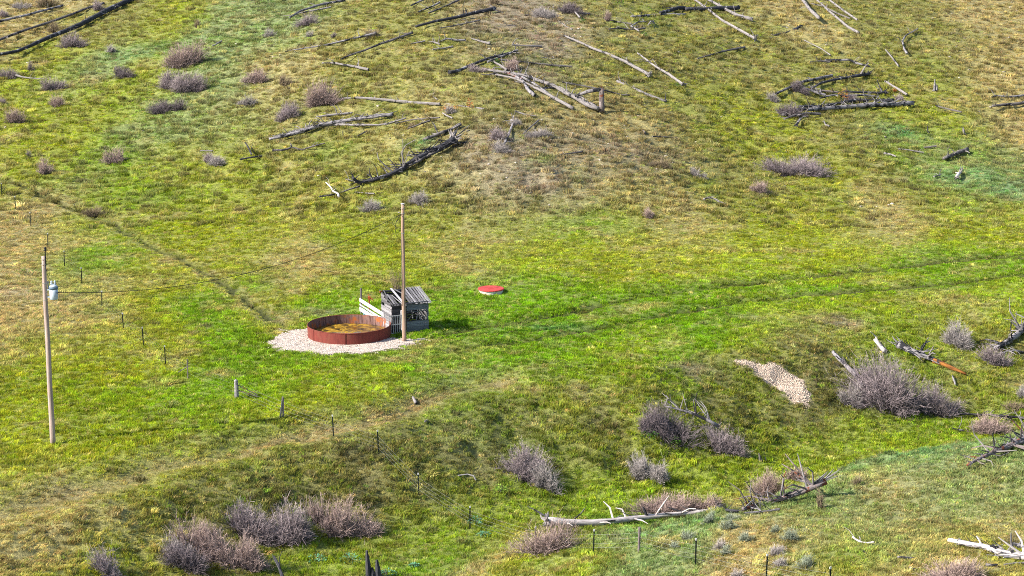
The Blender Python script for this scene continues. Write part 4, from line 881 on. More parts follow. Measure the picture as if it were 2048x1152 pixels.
log('white forked stump in the teal green patch at the right', [(1913,354),(1917,348),(1923,343)], 6, 4, 'white', 3, .45, [(5,'pale',(1920,345),(1926,337))], cat='stump', name='stump', group='dead stumps', jag=0)
log('small pale bits of wood beside the white forked stump', [(1868,353),(1876,352),(1882,348)], 3, 2, 'pale', 2, cat='stick', name='dead_stick')
log('bent white and black stick alone on the central right meadow', [(1407,399),(1417,394),(1430,398),(1440,404),(1452,408)], 3.5, 3, 'pale', 2, cat='stick', name='dead_stick')
log('thin dark stick lying on the tan turf right of centre', [(1305,273),(1330,274),(1355,275)], 2.5, 2, 'dull', 1, cat='stick', name='dead_stick')
log('thin white stick pair above the dark stick right of centre', [(1290,266),(1285,260)], 3, 2, 'pale', 0, cat='stick', name='dead_stick')
log('short dark branch beside the thin pole at the centre slope', [(1078,240),(1060,255),(1046,268)], 3, 2, 'dull', 2, cat='stick', name='dead_stick')
log('dark green stick on the brown slope centre', [(1165,303),(1140,307),(1120,309)], 3, 2, 'dull', 1, cat='stick', name='dead_stick')
log('tiny white sticks left of the fallen grey tufts, under the big pile', [(1030,222),(1050,229),(1072,232)], 3, 1.5, 'pale', 2, cat='stick', name='dead_stick')
# stumps
def stump(label, base, w, h, mat, parts=1, lean=0, name='stump'):
    q = P(*base); s = pxm(q); o = empty(name, q); tag(o, label, 'stump', 'dead stumps'); r_ = random.Random(int(base[0]))
    H = h/s
    for i in range(parts):
        dx = (i-(parts-1)/2)*w/s*.7; hh = H*(1 if i == 0 else r_.uniform(.4, .7)); mb = MB()
        mb.tube([(dx, 0, -.1), (dx+lean*.5, 0, hh*.55), (dx+lean, 0, hh)], [w/s/2, w/s/2*.75, w/s/2*.3], 8, True, .18, i); mb.build('trunk' if i == 0 else 'splinter', M[mat], o)
    mb = MB()
    for j in range(5):
        a = r_.uniform(0, 6.28); l = w/s*r_.uniform(.8, 1.5); mb.tube([(0, 0, .06), (l*.6*math.cos(a), l*.6*math.sin(a), .08), (l*math.cos(a), l*math.sin(a), -.05)], [w/s*.25, w/s*.16, .02], 5)
    mb.build('root', M[mat], o)
stump('grey weathered stump standing on the upper right slope', (1871,182), 6, 24, 'grey', 2)
stump('small black post like stub on the right meadow', (1855,264), 3.5, 12, 'char')
stump('small leaning white stump with a dark foot near the right border', (1928,268), 6, 13, 'pale', 1, -.12)
stump('tiny black stump with splayed roots on the left central slope', (686,273), 3, 12, 'char')
stump('charred jagged stump rising from the bottom edge left of centre', (748,1160), 14, 62, 'char', 3, -.1)
stump('short dark stub in the green draw below the grey bushes', (1521,922), 6, 17, 'dull', 1, -.12)
stump('small grey stubs beside the dark stub in the draw', (1531,922), 4, 8, 'pale', 1)
stump('pale broken stake sticking out of the sparse bush on the bank', (1291,935), 6, 22, 'pale', 1, -.05)
log('forked charred branch leaning out of the bushes at the bottom edge', [(566,1158),(560,1140),(557,1128),(548,1112)], 7, 3, 'char', 1, 0, [(3,'pale',(560,1134),(548,1118),(544,1108))], up=(.1, .9), cat='dead branch', name='dead_branch')
# foreground
log('short thick white log chunk near the right end of the meadow', [(1770,703),(1760,692),(1750,680)], 9, 7, 'white', 1, jag=0)
log('broken log with bright orange inner wood on the right bank', [(1796,690),(1815,699),(1840,709),(1868,720)], 14, 10, 'grey', 6, .3, jag=24)
log('bright orange split end piece of the broken log on the right bank', [(1868,721),(1890,730),(1912,740),(1932,748)], 10, 5, 'orange', 1)
log('grey split log leaning into the largest purple bush', [(1666,704),(1683,723),(1702,741),(1720,758)], 7, 9, 'grey', 3)
log('thin black stake below the orange end of the broken log', [(1905,752),(1911,769)], 4, 3, 'grey', 0, cat='stick', name='dead_stick')
log('fallen dead tree crown with grey limbs at the right border', [(2075,640),(2048,655),(2035,668),(2008,688),(1990,697)], 14, 8, 'grey', 14, .4,
    [(5,'grey',(2040,660),(2030,650),(2022,643)),(5,'pale',(2025,672),(2022,690),(2028,705),(2050,716)),(4,'pale',(2030,672),(2040,690),(2052,700)),(4,'grey',(2000,690),(1990,682),(1978,680))], stublen=1.1, jag=45)
log('charred log with a red broken end on the near spur by the right border', [(2065,872),(2040,882),(2015,893),(1990,903),(1965,914),(1935,930)], 14, 5, 'red', 14, 0,
    [(4,'char',(1993,898),(1987,880),(1985,866)),(4,'char',(2022,888),(2020,868)),(4,'char',(2005,893),(1996,887)),(4,'pale',(2040,888),(2060,898)),(3,'pale',(1985,908),(2000,912),(2018,905)),(3.5,'char',(2040,880),(2020,876),(2000,872))], stublen=1.2, jag=50)
log('long thick whitish log lying along the draw behind the rusty fence post', [(1095,1041),(1130,1045),(1180,1046),(1230,1042),(1280,1036),(1330,1030),(1385,1026),(1440,1018)], 15, 7, 'white', 7, .75,
    [(7,'char',(1290,1032),(1288,1018),(1286,1014)),(6,'char',(1370,1028),(1352,1020),(1336,1014)),(4,'grey',(1260,1052),(1245,1058),(1236,1061))], jag=20)
log('jagged grey log with torn red inside, right of the long whitish log', [(1652,962),(1630,972),(1600,985),(1565,997),(1530,1008),(1485,1018)], 12, 7, 'red', 22, 0,
    [(4,'pale',(1560,995),(1564,975),(1567,955),(1562,950)),(6,'grey',(1650,966),(1625,980)),(4,'pale',(1510,1010),(1508,994)),(5,'pale',(1598,996),(1575,998))], stublen=1.3, jag=80)
log('black knots of wood between the two long logs on the spur crest', [(1476,1022),(1455,1020),(1440,1017)], 6, 5, 'char', 5, jag=20)
log('thick twisted white log at the lower right corner', [(2070,1114),(2030,1112),(2000,1104),(1970,1094),(1940,1088),(1897,1080)], 15, 8, 'white', 7, 0, [(6,'pale',(2024,1108),(2022,1085),(2022,1066)),(5,'char',(2000,1098),(1985,1088)),(5,'pale',(2003,1108),(2020,1095))], jag=24)
log('dark pinkish log lying behind the twisted white log in the corner', [(2065,1100),(2045,1094),(2026,1088)], 10, 8, 'grey', 2)
log('curved antler like white stick on the near spur', [(1748,1084),(1735,1086),(1718,1083),(1705,1074)], 4, 3, 'white', 2, cat='stick', name='dead_stick', jag=0)
log('small bent white stick below the curved one on the near spur', [(1722,1100),(1728,1102),(1733,1107)], 3, 2, 'pale', 0, cat='stick', name='dead_stick')
log('straight white stick on the near spur left of the twisted log', [(1795,1114),(1812,1115),(1828,1116)], 5, 4, 'pale', 0, cat='stick', name='dead_stick')
log('white stick lying near the bottom right under the twisted log', [(1972,1129),(1985,1130),(1996,1129)], 6, 4, 'pale', 0, cat='stick', name='dead_stick')
log('thin yellowish pole under the twisted white log', [(2055,1125),(2030,1126),(2008,1129)], 4, 3, 'pale', 0, cat='stick', name='dead_stick')
log('short white stick near the bottom edge right of the sagebrush', [(1820,1135),(1828,1138),(1834,1140)], 4, 3, 'pale', 0, cat='stick', name='dead_stick')
log('dead fallen tree top with twisting pale limbs above the grey bank bushes', [(1436,852),(1425,845),(1410,838),(1392,830),(1370,822),(1350,817),(1330,812)], 7, 3, 'grey', 12, .3,
    [(3.5,'dull',(1391,828),(1391,805),(1393,786)),(3,'pale',(1353,817),(1350,808),(1337,797),(1325,787)),(3,'pale',(1337,800),(1336,795),(1332,790)),(3,'pale',(1372,822),(1368,814)),(3,'pale',(1392,830),(1400,824),(1408,826)),(3.5,'pale',(1420,852),(1430,858),(1440,862)),(2.5,'pale',(1358,806),(1366,800),(1374,798))], up=(.3, 1.0), stublen=1.2)
log('pale forked branch lying at the foot of the dark bank bush', [(1346,886),(1358,884),(1372,879)], 3.5, 2, 'pale', 2, cat='stick', name='dead_stick')
log('dark flat branch lying on the grass right of the largest purple bush', [(1915,828),(1950,829),(1985,830),(2015,833),(2055,836)], 5, 5, 'dull', 7)
log('small grey stick in the green draw left of the near spur crest', [(1905,857),(1915,859),(1928,861)], 4, 3, 'grey', 1, cat='stick', name='dead_stick')
log('curved thin white stick on the dark bank above the fence', [(952,960),(948,952),(938,948),(916,951)], 3.5, 2, 'white', 0, cat='stick', name='dead_stick', jag=0)
log('white wooden stake end lying beside the tan wheel track', [(832,806),(829,800),(826,794)], 6, 5, 'pale', 0, cat='stick', name='dead_stick')
log('tiny white chip of wood on the meadow below the stake end', [(850,843),(854,840)], 4, 3, 'pale', 0, cat='stick', name='dead_stick')

# more of the tangled deadfall
for lab, pts, t0, t1, mt, st in [
    ('thin pale log splitting off beneath the thickest log of the pile', [(1188,209),(1165,196),(1140,185),(1118,173)], 4, 2.5, 'pale', 4),
    ('grey log with broken limbs lying through the twiggy left end of the big pile', [(1100,190),(1075,172),(1052,158),(1030,148),(1008,142)], 5, 3, 'grey', 10),
    ('short dark log crossing beneath the thickest log of the big pile', [(1112,176),(1095,175),(1075,177)], 4, 3, 'char', 2),
    ('bleached stick heap beside the left end of the big pile', [(1002,152),(990,146),(974,150),(962,148)], 3.5, 2, 'dull', 7),
    ('pale grey log heading left from the dark charred log end', [(1035,101),(1020,106),(1000,114),(975,124)], 4, 3, 'grey', 6),
    ('thin straight grey log above the thin brown log near the big pile', [(1128,121),(1090,116),(1050,112),(1015,110)], 3, 2.5, 'grey', 3),
    ('grey splintery log lying left to right across the top centre knoll', [(1180,28),(1150,26),(1120,19),(1092,22),(1070,24)], 5, 3, 'grey', 9),
    ('dark branchy log in the brush just left of the thin white log', [(1105,30),(1088,26),(1070,32),(1050,30)], 5, 3, 'dull', 8),
    ('thin pale pole lying low below the top centre brush', [(1068,58),(1045,54),(1022,50),(1000,52)], 3, 2, 'pale', 3),
    ('brown grey log right of the top centre brush, below the small twigs', [(1290,56),(1262,60),(1240,56),(1218,58)], 4, 2.5, 'dull', 5),
    ('thin grey log ending in a twig clump under the green top shrub', [(1278,62),(1262,52),(1276,44),(1308,42)], 3, 2, 'grey', 5),
    ('short white splinter left of the dark log of the knoll', [(880,88),(868,84),(858,83)], 3.5, 2, 'pale', 3),
    ('thin grey log parallel to the top edge left of the knoll', [(880,4),(866,12),(850,18),(836,24)], 3.5, 2.5, 'grey', 4),
    ('grey log lying close below the forked charred log', [(960,40),(935,46),(905,52),(880,56)], 3, 2, 'dull', 5),
    ('jumble of grey limbs inside the dark brush of the right tangle', [(1650,190),(1630,184),(1608,176),(1596,182)], 5, 2.5, 'grey', 12),
    ('grey pole lying across the middle of the right tangle', [(1756,194),(1725,190),(1695,192),(1665,190),(1640,196)], 4, 3, 'grey', 8),
    ('dark splintered log low at the left end of the right tangle', [(1640,228),(1615,226),(1590,230),(1568,238)], 5, 3, 'dull', 9),
    ('thin white pole lying along the top of the longest dark log', [(1745,206),(1715,209),(1685,213),(1650,214)], 3, 2, 'pale', 5),
    ('crooked grey limb rising from the right end of the longest dark log', [(1808,200),(1796,196),(1785,203)], 4, 2, 'grey', 4),
    ('grey limb lying left of the bent log above the right tangle', [(1660,124),(1640,122),(1620,124)], 4, 2, 'dull', 3),
    ('dark rough log lying just under the massive charred log', [(880,300),(860,309),(838,322),(812,334),(790,343)], 6, 3, 'dull', 14),
    ('thin pale limb stretching left from the tip of the massive charred log', [(722,368),(705,362),(692,358)], 3.5, 2, 'grey', 5),
    ('short charred log against the pale splayed root wad', [(935,285),(920,288),(905,295)], 5, 3, 'char', 4),
    ('leaning grey branch in the bushes right of the pale root wad', [(1008,290),(1016,272),(1024,252),(1028,240)], 4, 3, 'grey', 4),
    ('small grey splintered stump wood above the purple bush by the root wad', [(1036,246),(1028,243),(1022,240)], 5, 4, 'grey', 5),
    ('pale limb heap lying over the crossed pair of logs on the left slope', [(655,244),(640,250),(625,252),(610,258)], 4, 2.5, 'pale', 10),
    ('thin pale stick near the tiny brown shrub right of the slim stick', [(905,236),(895,232),(885,226)], 2.5, 2, 'pale', 1),
    ('pale grey log fragment on the turf above the long whitish grey log', [(860,190),(868,194),(875,199)], 2.5, 1.5, 'pale', 1),
    ('short grey stick below the tight pair of left slope logs', [(735,262),(722,268),(715,272)], 3, 2, 'dull', 2),
    ('grey splintered limb in the bush under the fallen dead crown', [(2046,704),(2025,700),(2005,706),(1985,712)], 5, 3, 'grey', 10),
    ('grey limb lying along the torn jagged log at its left foot', [(1560,1018),(1535,1022),(1510,1024),(1488,1026)], 5, 3, 'grey', 9),
]:
    log(lab, pts, t0, t1, mt, st, cat='dead branch' if t0 < 4 else 'fallen log', name='dead_branch' if t0 < 4 else 'fallen_log')

# ------------------------------------------------------------------ leafless bushes
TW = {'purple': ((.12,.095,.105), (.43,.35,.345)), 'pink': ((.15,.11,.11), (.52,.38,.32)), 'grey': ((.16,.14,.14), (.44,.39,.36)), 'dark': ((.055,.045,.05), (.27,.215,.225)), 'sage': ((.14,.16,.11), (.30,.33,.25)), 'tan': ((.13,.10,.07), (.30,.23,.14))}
def twig_mesh(W, D, H, style, seed, dens=1.0, upr=.5):
    """many-stemmed leafless shrub: arching stems, each feathered with fine twigs; dome W x D x H metres"""
    r = np.random.default_rng(seed); area = W*D; ns = int(np.clip(86*area**.75*dens, 28, 900))
    a = r.uniform(0, 2*np.pi, ns); q = np.sqrt(r.random(ns))
    # uneven crown: several clumps of stems, each its own height
    K = int(np.clip(2+area*.9, 2, 9)); ka = r.uniform(0, 6.283, K); kq = r.uniform(.25, .72, K); li = r.integers(0, K, ns)
    kx, ky, kh, kr = np.cos(ka)*kq*W*.56, np.sin(ka)*kq*D*.56, r.uniform(.45, 1.1, K), r.uniform(.42, .85, K); kh[0] = 1.05; kx[0] *= .3
    lob = kr[li]
    bx, by = kx[li]*.75+np.cos(a)*q*W*.22*lob, ky[li]*.75+np.sin(a)*q*D*.22*lob
    ta = a+r.normal(0, .45, ns); tq = np.clip(q*r.uniform(.6, 1.35, ns)+.03, 0, 1.05)
    nl = fbm(bx/W*3+seed, by/D*3, 1.0, 2, seed)
    ex, ey = kx[li]+np.cos(ta)*tq*W*.5*lob, ky[li]+np.sin(ta)*tq*D*.5*lob; ez = H*kh[li]*np.sqrt(np.clip(1.12-tq**2*.92, .04, 1.2))*r.uniform(.35, 1.15, ns)*(1+nl*.8)
    Bp = np.stack([bx, by, np.full(ns, -.12)], -1); Ep = np.stack([ex, ey, ez], -1)
    Mp = Bp+(Ep-Bp)*np.array([.35, .35, .6])+r.normal(0, .05, (ns, 3))*np.array([W, D, H*.4])*.5
    V = []; T = []; C = []; c0, c1 = map(np.array, TW[style])
    def ribbon(A, B_, w0, w1, ca, cb):
        """two crossed-free flat tapered strips, random facing: arrays (k,3)"""
        k = len(A); d = B_-A; d /= np.linalg.norm(d, axis=1, keepdims=True)+1e-9; s = np.cross(d, r.normal(0, 1, (k, 3))); s /= np.linalg.norm(s, axis=1, keepdims=True)+1e-9
        o = sum(len(v) for v in V); w0 = np.broadcast_to(np.asarray(w0).reshape(-1, 1), (k, 1)); w1 = np.broadcast_to(np.asarray(w1).reshape(-1, 1), (k, 1))
        vv = np.stack([A-s*w0, A+s*w0, B_+s*w1, B_-s*w1], 1).reshape(-1, 3); V.append(vv); i = np.arange(k)*4+o
        T.append(np.stack([i, i+1, i+2], -1)); T.append(np.stack([i, i+2, i+3], -1)); C.append(np.stack([ca, ca, cb, cb], 1).reshape(-1, 3))
    var = r.uniform(.6, 1.35, (ns, 1)); w = r.uniform(.007, .012, ns)*(1+.25*min(H, 3))
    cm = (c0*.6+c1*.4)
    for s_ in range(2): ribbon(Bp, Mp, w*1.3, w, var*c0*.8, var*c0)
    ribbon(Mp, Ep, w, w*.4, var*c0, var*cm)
    nk = 13 if area > 1 else 9
    idx = np.repeat(np.arange(ns), nk); k = len(idx); t = r.uniform(.05, 1, k)[:, None]
    A = np.where(t < .4, Bp[idx]+(Mp[idx]-Bp[idx])*(t+.35)/.75, Mp[idx]+(Ep[idx]-Mp[idx])*np.clip((t-.4)/.6, 0, 1))
    dirn = (Ep-Mp)[idx]; dirn /= np.linalg.norm(dirn, axis=1, keepdims=True)+1e-9
    out = A*np.array([1/W, 1/D, .3/H]); dd = dirn*.6+r.normal(0, .55, (k, 3))+out*.7+np.array([0, 0, upr]); dd /= np.linalg.norm(dd, axis=1, keepdims=True)
    L = r.uniform(.10, .52, (k, 1))*(.45+.28*min(H, 2.6)); E = A+dd*L
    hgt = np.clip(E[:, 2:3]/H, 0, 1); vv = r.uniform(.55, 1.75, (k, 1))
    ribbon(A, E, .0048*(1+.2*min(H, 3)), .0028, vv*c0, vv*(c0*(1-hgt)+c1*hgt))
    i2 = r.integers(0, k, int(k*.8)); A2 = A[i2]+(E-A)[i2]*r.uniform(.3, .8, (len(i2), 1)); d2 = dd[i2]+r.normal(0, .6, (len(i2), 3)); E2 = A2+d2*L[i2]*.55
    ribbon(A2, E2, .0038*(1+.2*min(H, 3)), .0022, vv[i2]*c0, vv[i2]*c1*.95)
    return np.concatenate(V), np.concatenate(T), np.concatenate(C)
def bush(cx, by, w, h, style, label, dens=1.0, group='leafless bushes', name='bare_bush', cat='bush', hk=.80):
    q = P(cx, by-h*.10); s = pxm(q); W = w/s*(1.12 if w > 60 else 1.04); H = h/s*hk; D = min(W*.8, max(.5*W, H*1.1)); q = q+Vector((0, D*.22, 0)); q.z = hz(q.x, q.y)
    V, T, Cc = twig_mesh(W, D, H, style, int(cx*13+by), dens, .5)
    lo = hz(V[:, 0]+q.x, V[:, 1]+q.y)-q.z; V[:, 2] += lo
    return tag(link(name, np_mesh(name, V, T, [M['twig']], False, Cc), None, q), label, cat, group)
for a in [
    # back hill, left
    (95,17,46,30,'tan','brownish grey bush cut by the top edge above the pale streaked log'),
    (40,20,40,16,'grey','faint grey bush at the top edge in the left corner'),
    (3,38,22,20,'purple','small purple bush at the left border near the top'),
    (190,25,26,26,'purple','small grey bush sitting on the end of the thin brown log'),
    (108,68,24,24,'tan','faint tan bush between the thin brown log and the long black log'),
    (140,99,56,34,'purple','round purple grey bush just below the long black log'),
    (221,108,20,18,'grey','small faint bush right of the round purple bush under the black log'),
    (392,58,18,20,'tan','tiny tan bush on the yellow turf right of the black log butt'),
    (369,140,80,50,'pink','large reddish purple bush, upper one of the three clustered at the left'),
    (333,182,40,40,'purple','narrower purple bush touching the left side of the biggest clustered bush'),
    (367,192,68,52,'purple','large round purple bush, lowest of the three clustered at the left'),
    (240,160,50,27,'dark','flat dark purple bush left of the three clustered bushes'),
    (105,186,50,30,'purple','purple grey bush with a dark right side below the forked white stick'),
    (20,160,48,24,'purple','low wide grey bush at the left border beside the forked white stick'),
    (57,145,18,20,'dark','tiny dark shrub just above the forked white stick'),
    (112,219,36,28,'pink','small pinkish bush between the left border and the flat purple bush'),
    (29,251,46,34,'pink','rounded pink tipped bush near the left border'),
    (3,210,16,16,'purple','tiny bush at the left border above the pink tipped bush'),
    (337,229,66,30,'dark','long low dark bush below the three clustered bushes'),
    (510,168,50,32,'pink','rounded brownish purple bush right of the clustered three'),
    (495,214,36,24,'grey','small pale grey bush below the rounded brownish one'),
    (540,76,28,20,'grey','faint grey shrub on the pale green swale'),
    (617,56,54,32,'purple','purple bush with a dark centre on the pale green swale'),
    (618,76,18,14,'grey','tiny grey shrub under the purple bush of the swale'),
    (671,76,16,12,'dark','small dark shrub right of the tiny grey one on the swale'),
    (564,176,30,20,'tan','low brown tuft bush above the round bush pair in the centre left'),
    (640,215,72,50,'pink','big round brown purple bush at the left end of the long whitish log'),
    (574,242,56,38,'purple','round dark grey bush left below the big round brown purple bush'),
    (820,258,16,10,'tan','tiny brown shrub by the slim dark stick'),
    (904,232,22,18,'grey','small blue grey shrub below the low orange shrub'),
    (948,148,36,18,'purple','purplish low bush beside the dark charred log by the big pile'),
    (1028,145,34,26,'pink','twiggy pinkish bush tangled in the left end of the big log pile'),
    (1005,285,40,32,'purple','purple grey bush right of the pale splayed root wad'),
    (1002,308,44,24,'grey','grey twiggy bush under the purple one right of the root wad'),
    (1035,256,34,20,'grey','small grey tuft bush above the purple bush by the root wad'),
    (1088,280,56,24,'grey','low lilac grey brush on the brown slope right of the root wad'),
    (1320,338,44,22,'tan','low brown grey shrub on the turf left of the big dark bush'),
    (1395,360,34,24,'grey','pale grey shrub with a dense right end, left of the big dark bush'),
    (1588,357,124,46,'purple','widest dark purple bush on the right meadow'),
    (1517,390,54,28,'pink','small reddish grey bush just below left of the widest dark bush'),
    (1297,440,34,22,'pink','small faint pinkish bush on the meadow right of the bare pole'),
    (838,413,44,34,'grey','round grey bush right behind the top of the bare pole'),
    (740,427,52,28,'grey','pale grey low bush left of the bare pole top'),
    (437,333,42,22,'grey','grey low bush with a pale stick beside it at mid left'),
    (415,330,24,22,'purple','tiny purple bush touching the grey low bush at mid left'),
    (229,332,44,34,'pink','round pinkish brown bush on the bright left meadow'),
    (86,354,34,30,'pink','pale pinkish bush with a dark post like stem at the left'),
    (55,316,14,12,'dark','tiny dark shrub above the pale pinkish bush at the left'),
    (190,436,50,22,'tan','low tan brown bush growing on the narrow trail'),
    (1710,206,40,14,'dark','low dark brush inside the right hand log tangle'),
    (1600,190,44,24,'dark','dark green grey brush at the left end of the right log tangle'),
    (1548,206,36,20,'grey','greyish brush at the lower left end of the straight dark log'),
    (1576,235,54,30,'dark','dark brush at the left end of the longest log of the tangle'),
    (1802,205,26,16,'purple','lilac tuft at the right end of the longest log'),
    (1215,45,18,24,'pink','sparse reddish upright twigs on the top centre knoll'),
    (1090,38,60,22,'grey','grey brush heap on the top centre knoll'),
    (1140,30,60,22,'dark','dark brush around the thin white logs at the top centre'),
    (745,78,36,18,'tan','small twig heap at the right end of the broken grey log'),
    (990,12,26,24,'tan','brown brush behind the forked log end at the top centre'),
    # draw and foreground
    (1785,835,160,112,'purple','largest purple grey bush, on the bank in the right half'),
    (1875,838,88,58,'purple','broad lower purple bush merging with the right side of the largest one'),
    (1704,820,42,50,'grey','small sparse grey bush left of the largest purple bush'),
    (1918,700,62,50,'grey','round grey bush above the orange broken log on the right bank'),
    (1990,735,56,42,'purple','dense purple bush under the fallen dead crown at the right border'),
    (1976,870,86,40,'pink','low pinkish purple bush behind the crest of the near spur'),
    (2046,800,28,34,'grey','grey bush cut by the right border above the flat dark branch'),
    (2030,825,50,16,'tan','low brown brush at the right border beside the flat dark branch'),
    (1335,890,100,62,'dark','dense dark purple bush under the twisting dead tree top'),
    (1300,880,54,40,'dark','darker left lobe bush against the dense bank bush'),
    (1452,915,88,58,'purple','airy grey purple bush right of the dense dark bank bush'),
    (1050,965,92,74,'purple','ragged grey purple bush alone on the dark bank in the centre'),
    (1088,988,64,56,'grey','lower right part bush of tangled grey twigs beside the ragged bank bush'),
    (1275,968,56,52,'grey','sparse pale bush around the broken stake on the bank'),
    (1318,972,44,48,'grey','sparse thin bush right of the broken stake bush'),
    (1330,1036,122,48,'pink','long pink tipped bush behind the long whitish log'),
    (1395,1028,80,38,'pink','shorter reddish bush behind the right end of the long whitish log'),
    (1532,1002,74,54,'pink','round pinkish bush behind the jagged torn log'),
    (1600,964,64,30,'pink','small low pink bush right behind the round pinkish one'),
    (1093,1115,118,66,'pink','rounded pinkish grey bush below the butt of the long whitish log'),
    (1638,1022,24,34,'tan','thin sparse shrub on the near spur below the jagged log'),
    (1716,972,20,20,'tan','tiny sparse shrub on the near spur right of the jagged log'),
    (660,1080,84,82,'pink','tall pinkish bush with pointed top, second from the right at the bottom'),
    (722,1078,84,46,'pink','low pinkish bush at the right end of the bottom thicket'),
    (508,1090,84,78,'purple','lavender grey bush in the middle of the bottom thicket'),
    (572,1102,88,80,'purple','dense lavender bush right of the middle of the bottom thicket'),
    (395,1120,70,84,'pink','tall pink tipped bush at the left of the bottom thicket'),
    (440,1135,90,66,'pink','loosely branched pinkish bush between the two halves of the bottom thicket'),
    (600,1094,60,48,'dark','small dark bush filling the gap right of the dense lavender bush'),
    (345,1118,54,48,'grey','thin grey bush at the far left of the bottom thicket'),
    (378,1150,110,52,'dark','dark tangled bush at the lower left of the bottom thicket'),
    (490,1155,120,70,'pink','wide reddish grey bush at the bottom front of the thicket'),
    (218,1168,70,50,'purple','lilac bush cut by the bottom edge at the left'),
    (1920,1172,130,58,'pink','wide pinkish tan bush cut by the bottom edge at the right'),
]: bush(*a)
for a in [(1552,1114,44,24,'grey','small grey brown sagebrush left of the round one near the bottom'),
          (1617,1140,36,32,'sage','round silvery sagebrush near the bottom edge'), (1565,1136,34,20,'grey','flat brownish sagebrush between two steel posts and the round sagebrush'),
          (1448,1115,22,20,'sage','small sagebrush right of the white tipped post near the bottom'), (1420,1050,34,22,'sage','bluish sagebrush just below the spur crest'),
          (1370,1085,30,22,'sage','pale blue sagebrush between the rusty post and the next post'), (1350,1100,22,16,'sage','tiny sagebrush left of the pale blue one'),
          (1450,1062,36,20,'sage','bluish sagebrush right of the crest one'), (1490,1085,34,18,'sage','flat sagebrush midway along the near spur'),
          (1585,1085,44,20,'sage','wide silvery sagebrush in the middle of the near spur'), (1548,1068,24,14,'sage','small pale sagebrush above the wide silvery one'),
          (1440,1100,30,16,'grey','greyish low sagebrush under the flat one'), (1475,1160,30,22,'grey','grey sagebrush cut by the bottom edge'), (1460,1042,26,12,'sage','low sagebrush close to the black wood knots')]:
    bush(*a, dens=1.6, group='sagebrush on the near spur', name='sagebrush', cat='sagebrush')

# ------------------------------------------------------------------ small leafy plants
def leafy(cx, by, w, h, c0, c1, label, name='thistle', cat='plant', group=None, nl=90, leaf=.16):
    q = P(cx, by-h*.1); s = pxm(q); W = w/s; H = h/s*.95; r = np.random.default_rng(int(cx+by*3)); V = []; T = []; C = []; c0 = np.array(c0); c1 = np.array(c1)
    for i in range(nl):
        a = r.uniform(0, 6.283); e = r.uniform(.1, 1.2); rad = r.random()**.6
        p = np.array([math.cos(a)*rad*W*.4, math.sin(a)*rad*W*.35, H*r.uniform(.1, .8)*(1.05-rad*.6)]); d = np.array([math.cos(a)*math.cos(e), math.sin(a)*math.cos(e), math.sin(e)*.8])
        L = leaf*r.uniform(.6, 1.3); sd = np.array([-math.sin(a), math.cos(a), r.uniform(-.3, .3)])*L*.22; k = len(V)
        V += [p, p+d*L*.5+sd, p+d*L+np.array([0, 0, -.25*L]), p+d*L*.5-sd]; T += [(k, k+1, k+2), (k, k+2, k+3)]; t = r.random(); C += [c0*(1-t)+c1*t]*4
    o = empty(name, q); tag(o, label, cat, group); lf = link('leaf_mass', np_mesh('leaf_mass', V, T, [M['leaf']], False, np.array(C)), o)
    mb = MB()
    for i in range(5): a = r.uniform(0, 6.28); mb.tube([(0, 0, -.08), (W*.15*math.cos(a), W*.15*math.sin(a), H*.4), (W*.3*math.cos(a), W*.25*math.sin(a), H*.75)], [.015, .01, .006], 4)
    mb.build('stem', M['dull'], o); return o
TG = ((.04,.13,.06), (.12,.29,.17)); OR = ((.34,.10,.03), (.62,.24,.06)); DG = ((.03,.10,.01), (.10,.22,.02))
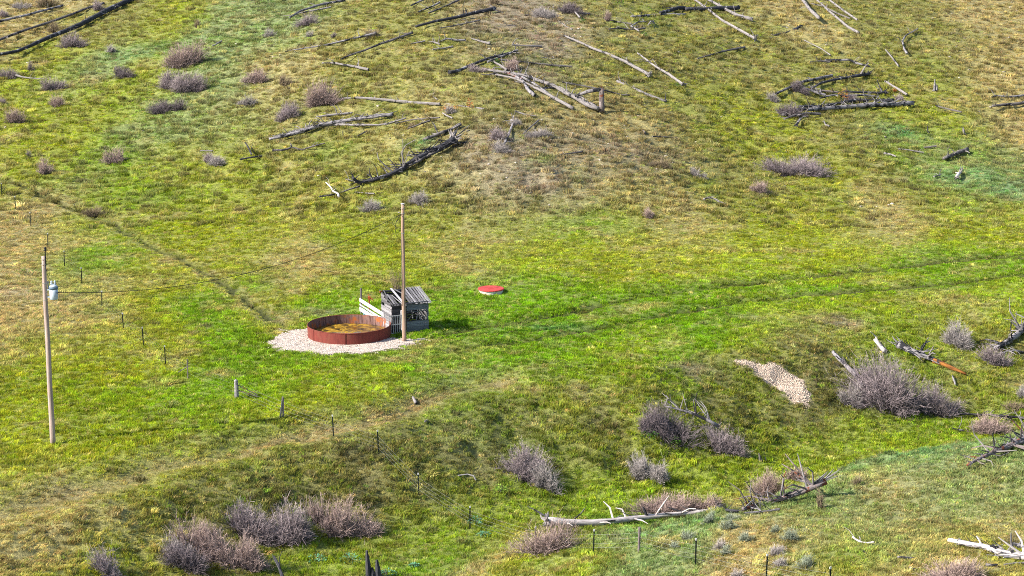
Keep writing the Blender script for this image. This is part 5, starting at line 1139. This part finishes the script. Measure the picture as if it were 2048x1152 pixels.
for a in [(632,1124,50,20,*TG,'teal green thistle patch under the pinkish bushes, left one of two'), (702,1126,52,24,*TG,'teal green thistle patch under the pinkish bushes, right one of two'),
          (950,1052,40,24,*TG,'bright teal thistle growing around a steel fence post in the draw'), (775,1152,44,16,*TG,'teal thistle beside the charred jagged stump'), (828,1134,22,10,*TG,'tiny teal thistle right of the charred stump'),
          (968,1073,30,12,*TG,'small teal thistle low in the draw right of the post thistle')]: leafy(*a, group='teal thistles in the draw')
for a in [(940,219,14,30,*OR,'small upright orange dead seedling right of the low orange shrub'), (898,224,38,20,*OR,'low orange brown dead shrub at the thin pale log'),
          (1687,204,24,36,*OR,'bright orange dead pine seedling inside the right log tangle'), (1789,186,9,12,*OR,'tiny orange dead seedling at the right of the tangle')]: leafy(*a, name='dead_seedling', cat='dead shrub', group='orange dead seedlings', nl=110, leaf=.20)
for a in [(1240,17,34,28,*((.08,.20,.01),(.18,.34,.02)),'bright green leafy shrub at the top edge right of centre'), (1288,74,18,14,*DG,'small dark green shrub on the upper slope right of centre'),
          (1165,48,14,16,*DG,'small green shrub in the top centre brush'), (539,10,30,22,*DG,'green leafy shrub cut by the top edge left of centre'), (90,15,34,18,*DG,'green shrub beside the brownish bush in the left corner'),
          (992,130,20,18,*DG,'small dark green shrub above the left end of the big pile'), (1355,176,18,14,*DG,'green tuft at the root of the slim pale log'), (1298,880,40,30,*DG,'green leafed shrub in the foot of the dark bank bush'),
          (1345,888,40,20,*DG,'second green leafed shrub in the foot of the dark bank bush'), (1000,990,34,28,*((.10,.20,.02),(.24,.34,.05)),'pale green tall weed clump left of the ragged bank bush'), (850,290,34,14,*((.05,.20,.06),(.10,.32,.10)),'bright green plant patch behind the massive charred log'),
          (60,552,80,20,*DG,'dark green leafy weeds behind the left pole'), (1800,270,66,18,*((.03,.15,.07),(.06,.24,.12)),'teal green low shrub patch on the far right meadow')]: leafy(*a, name='green_shrub', cat='green shrub', group='small green shrubs', nl=160)
# thin leafless weed tree behind the shed
q = P(800, 588); V, T, Cc = twig_mesh(1.8, 1.2, 2.0, 'tan', 99, .22, 1.2); tag(link('weed_tree', np_mesh('weed_tree', V, T, [M['twig']], False, Cc), None, q), 'thin leafless weed tree just behind the shed roof', 'shrub')
# tall greener grass in the shelter of the shed and the pole
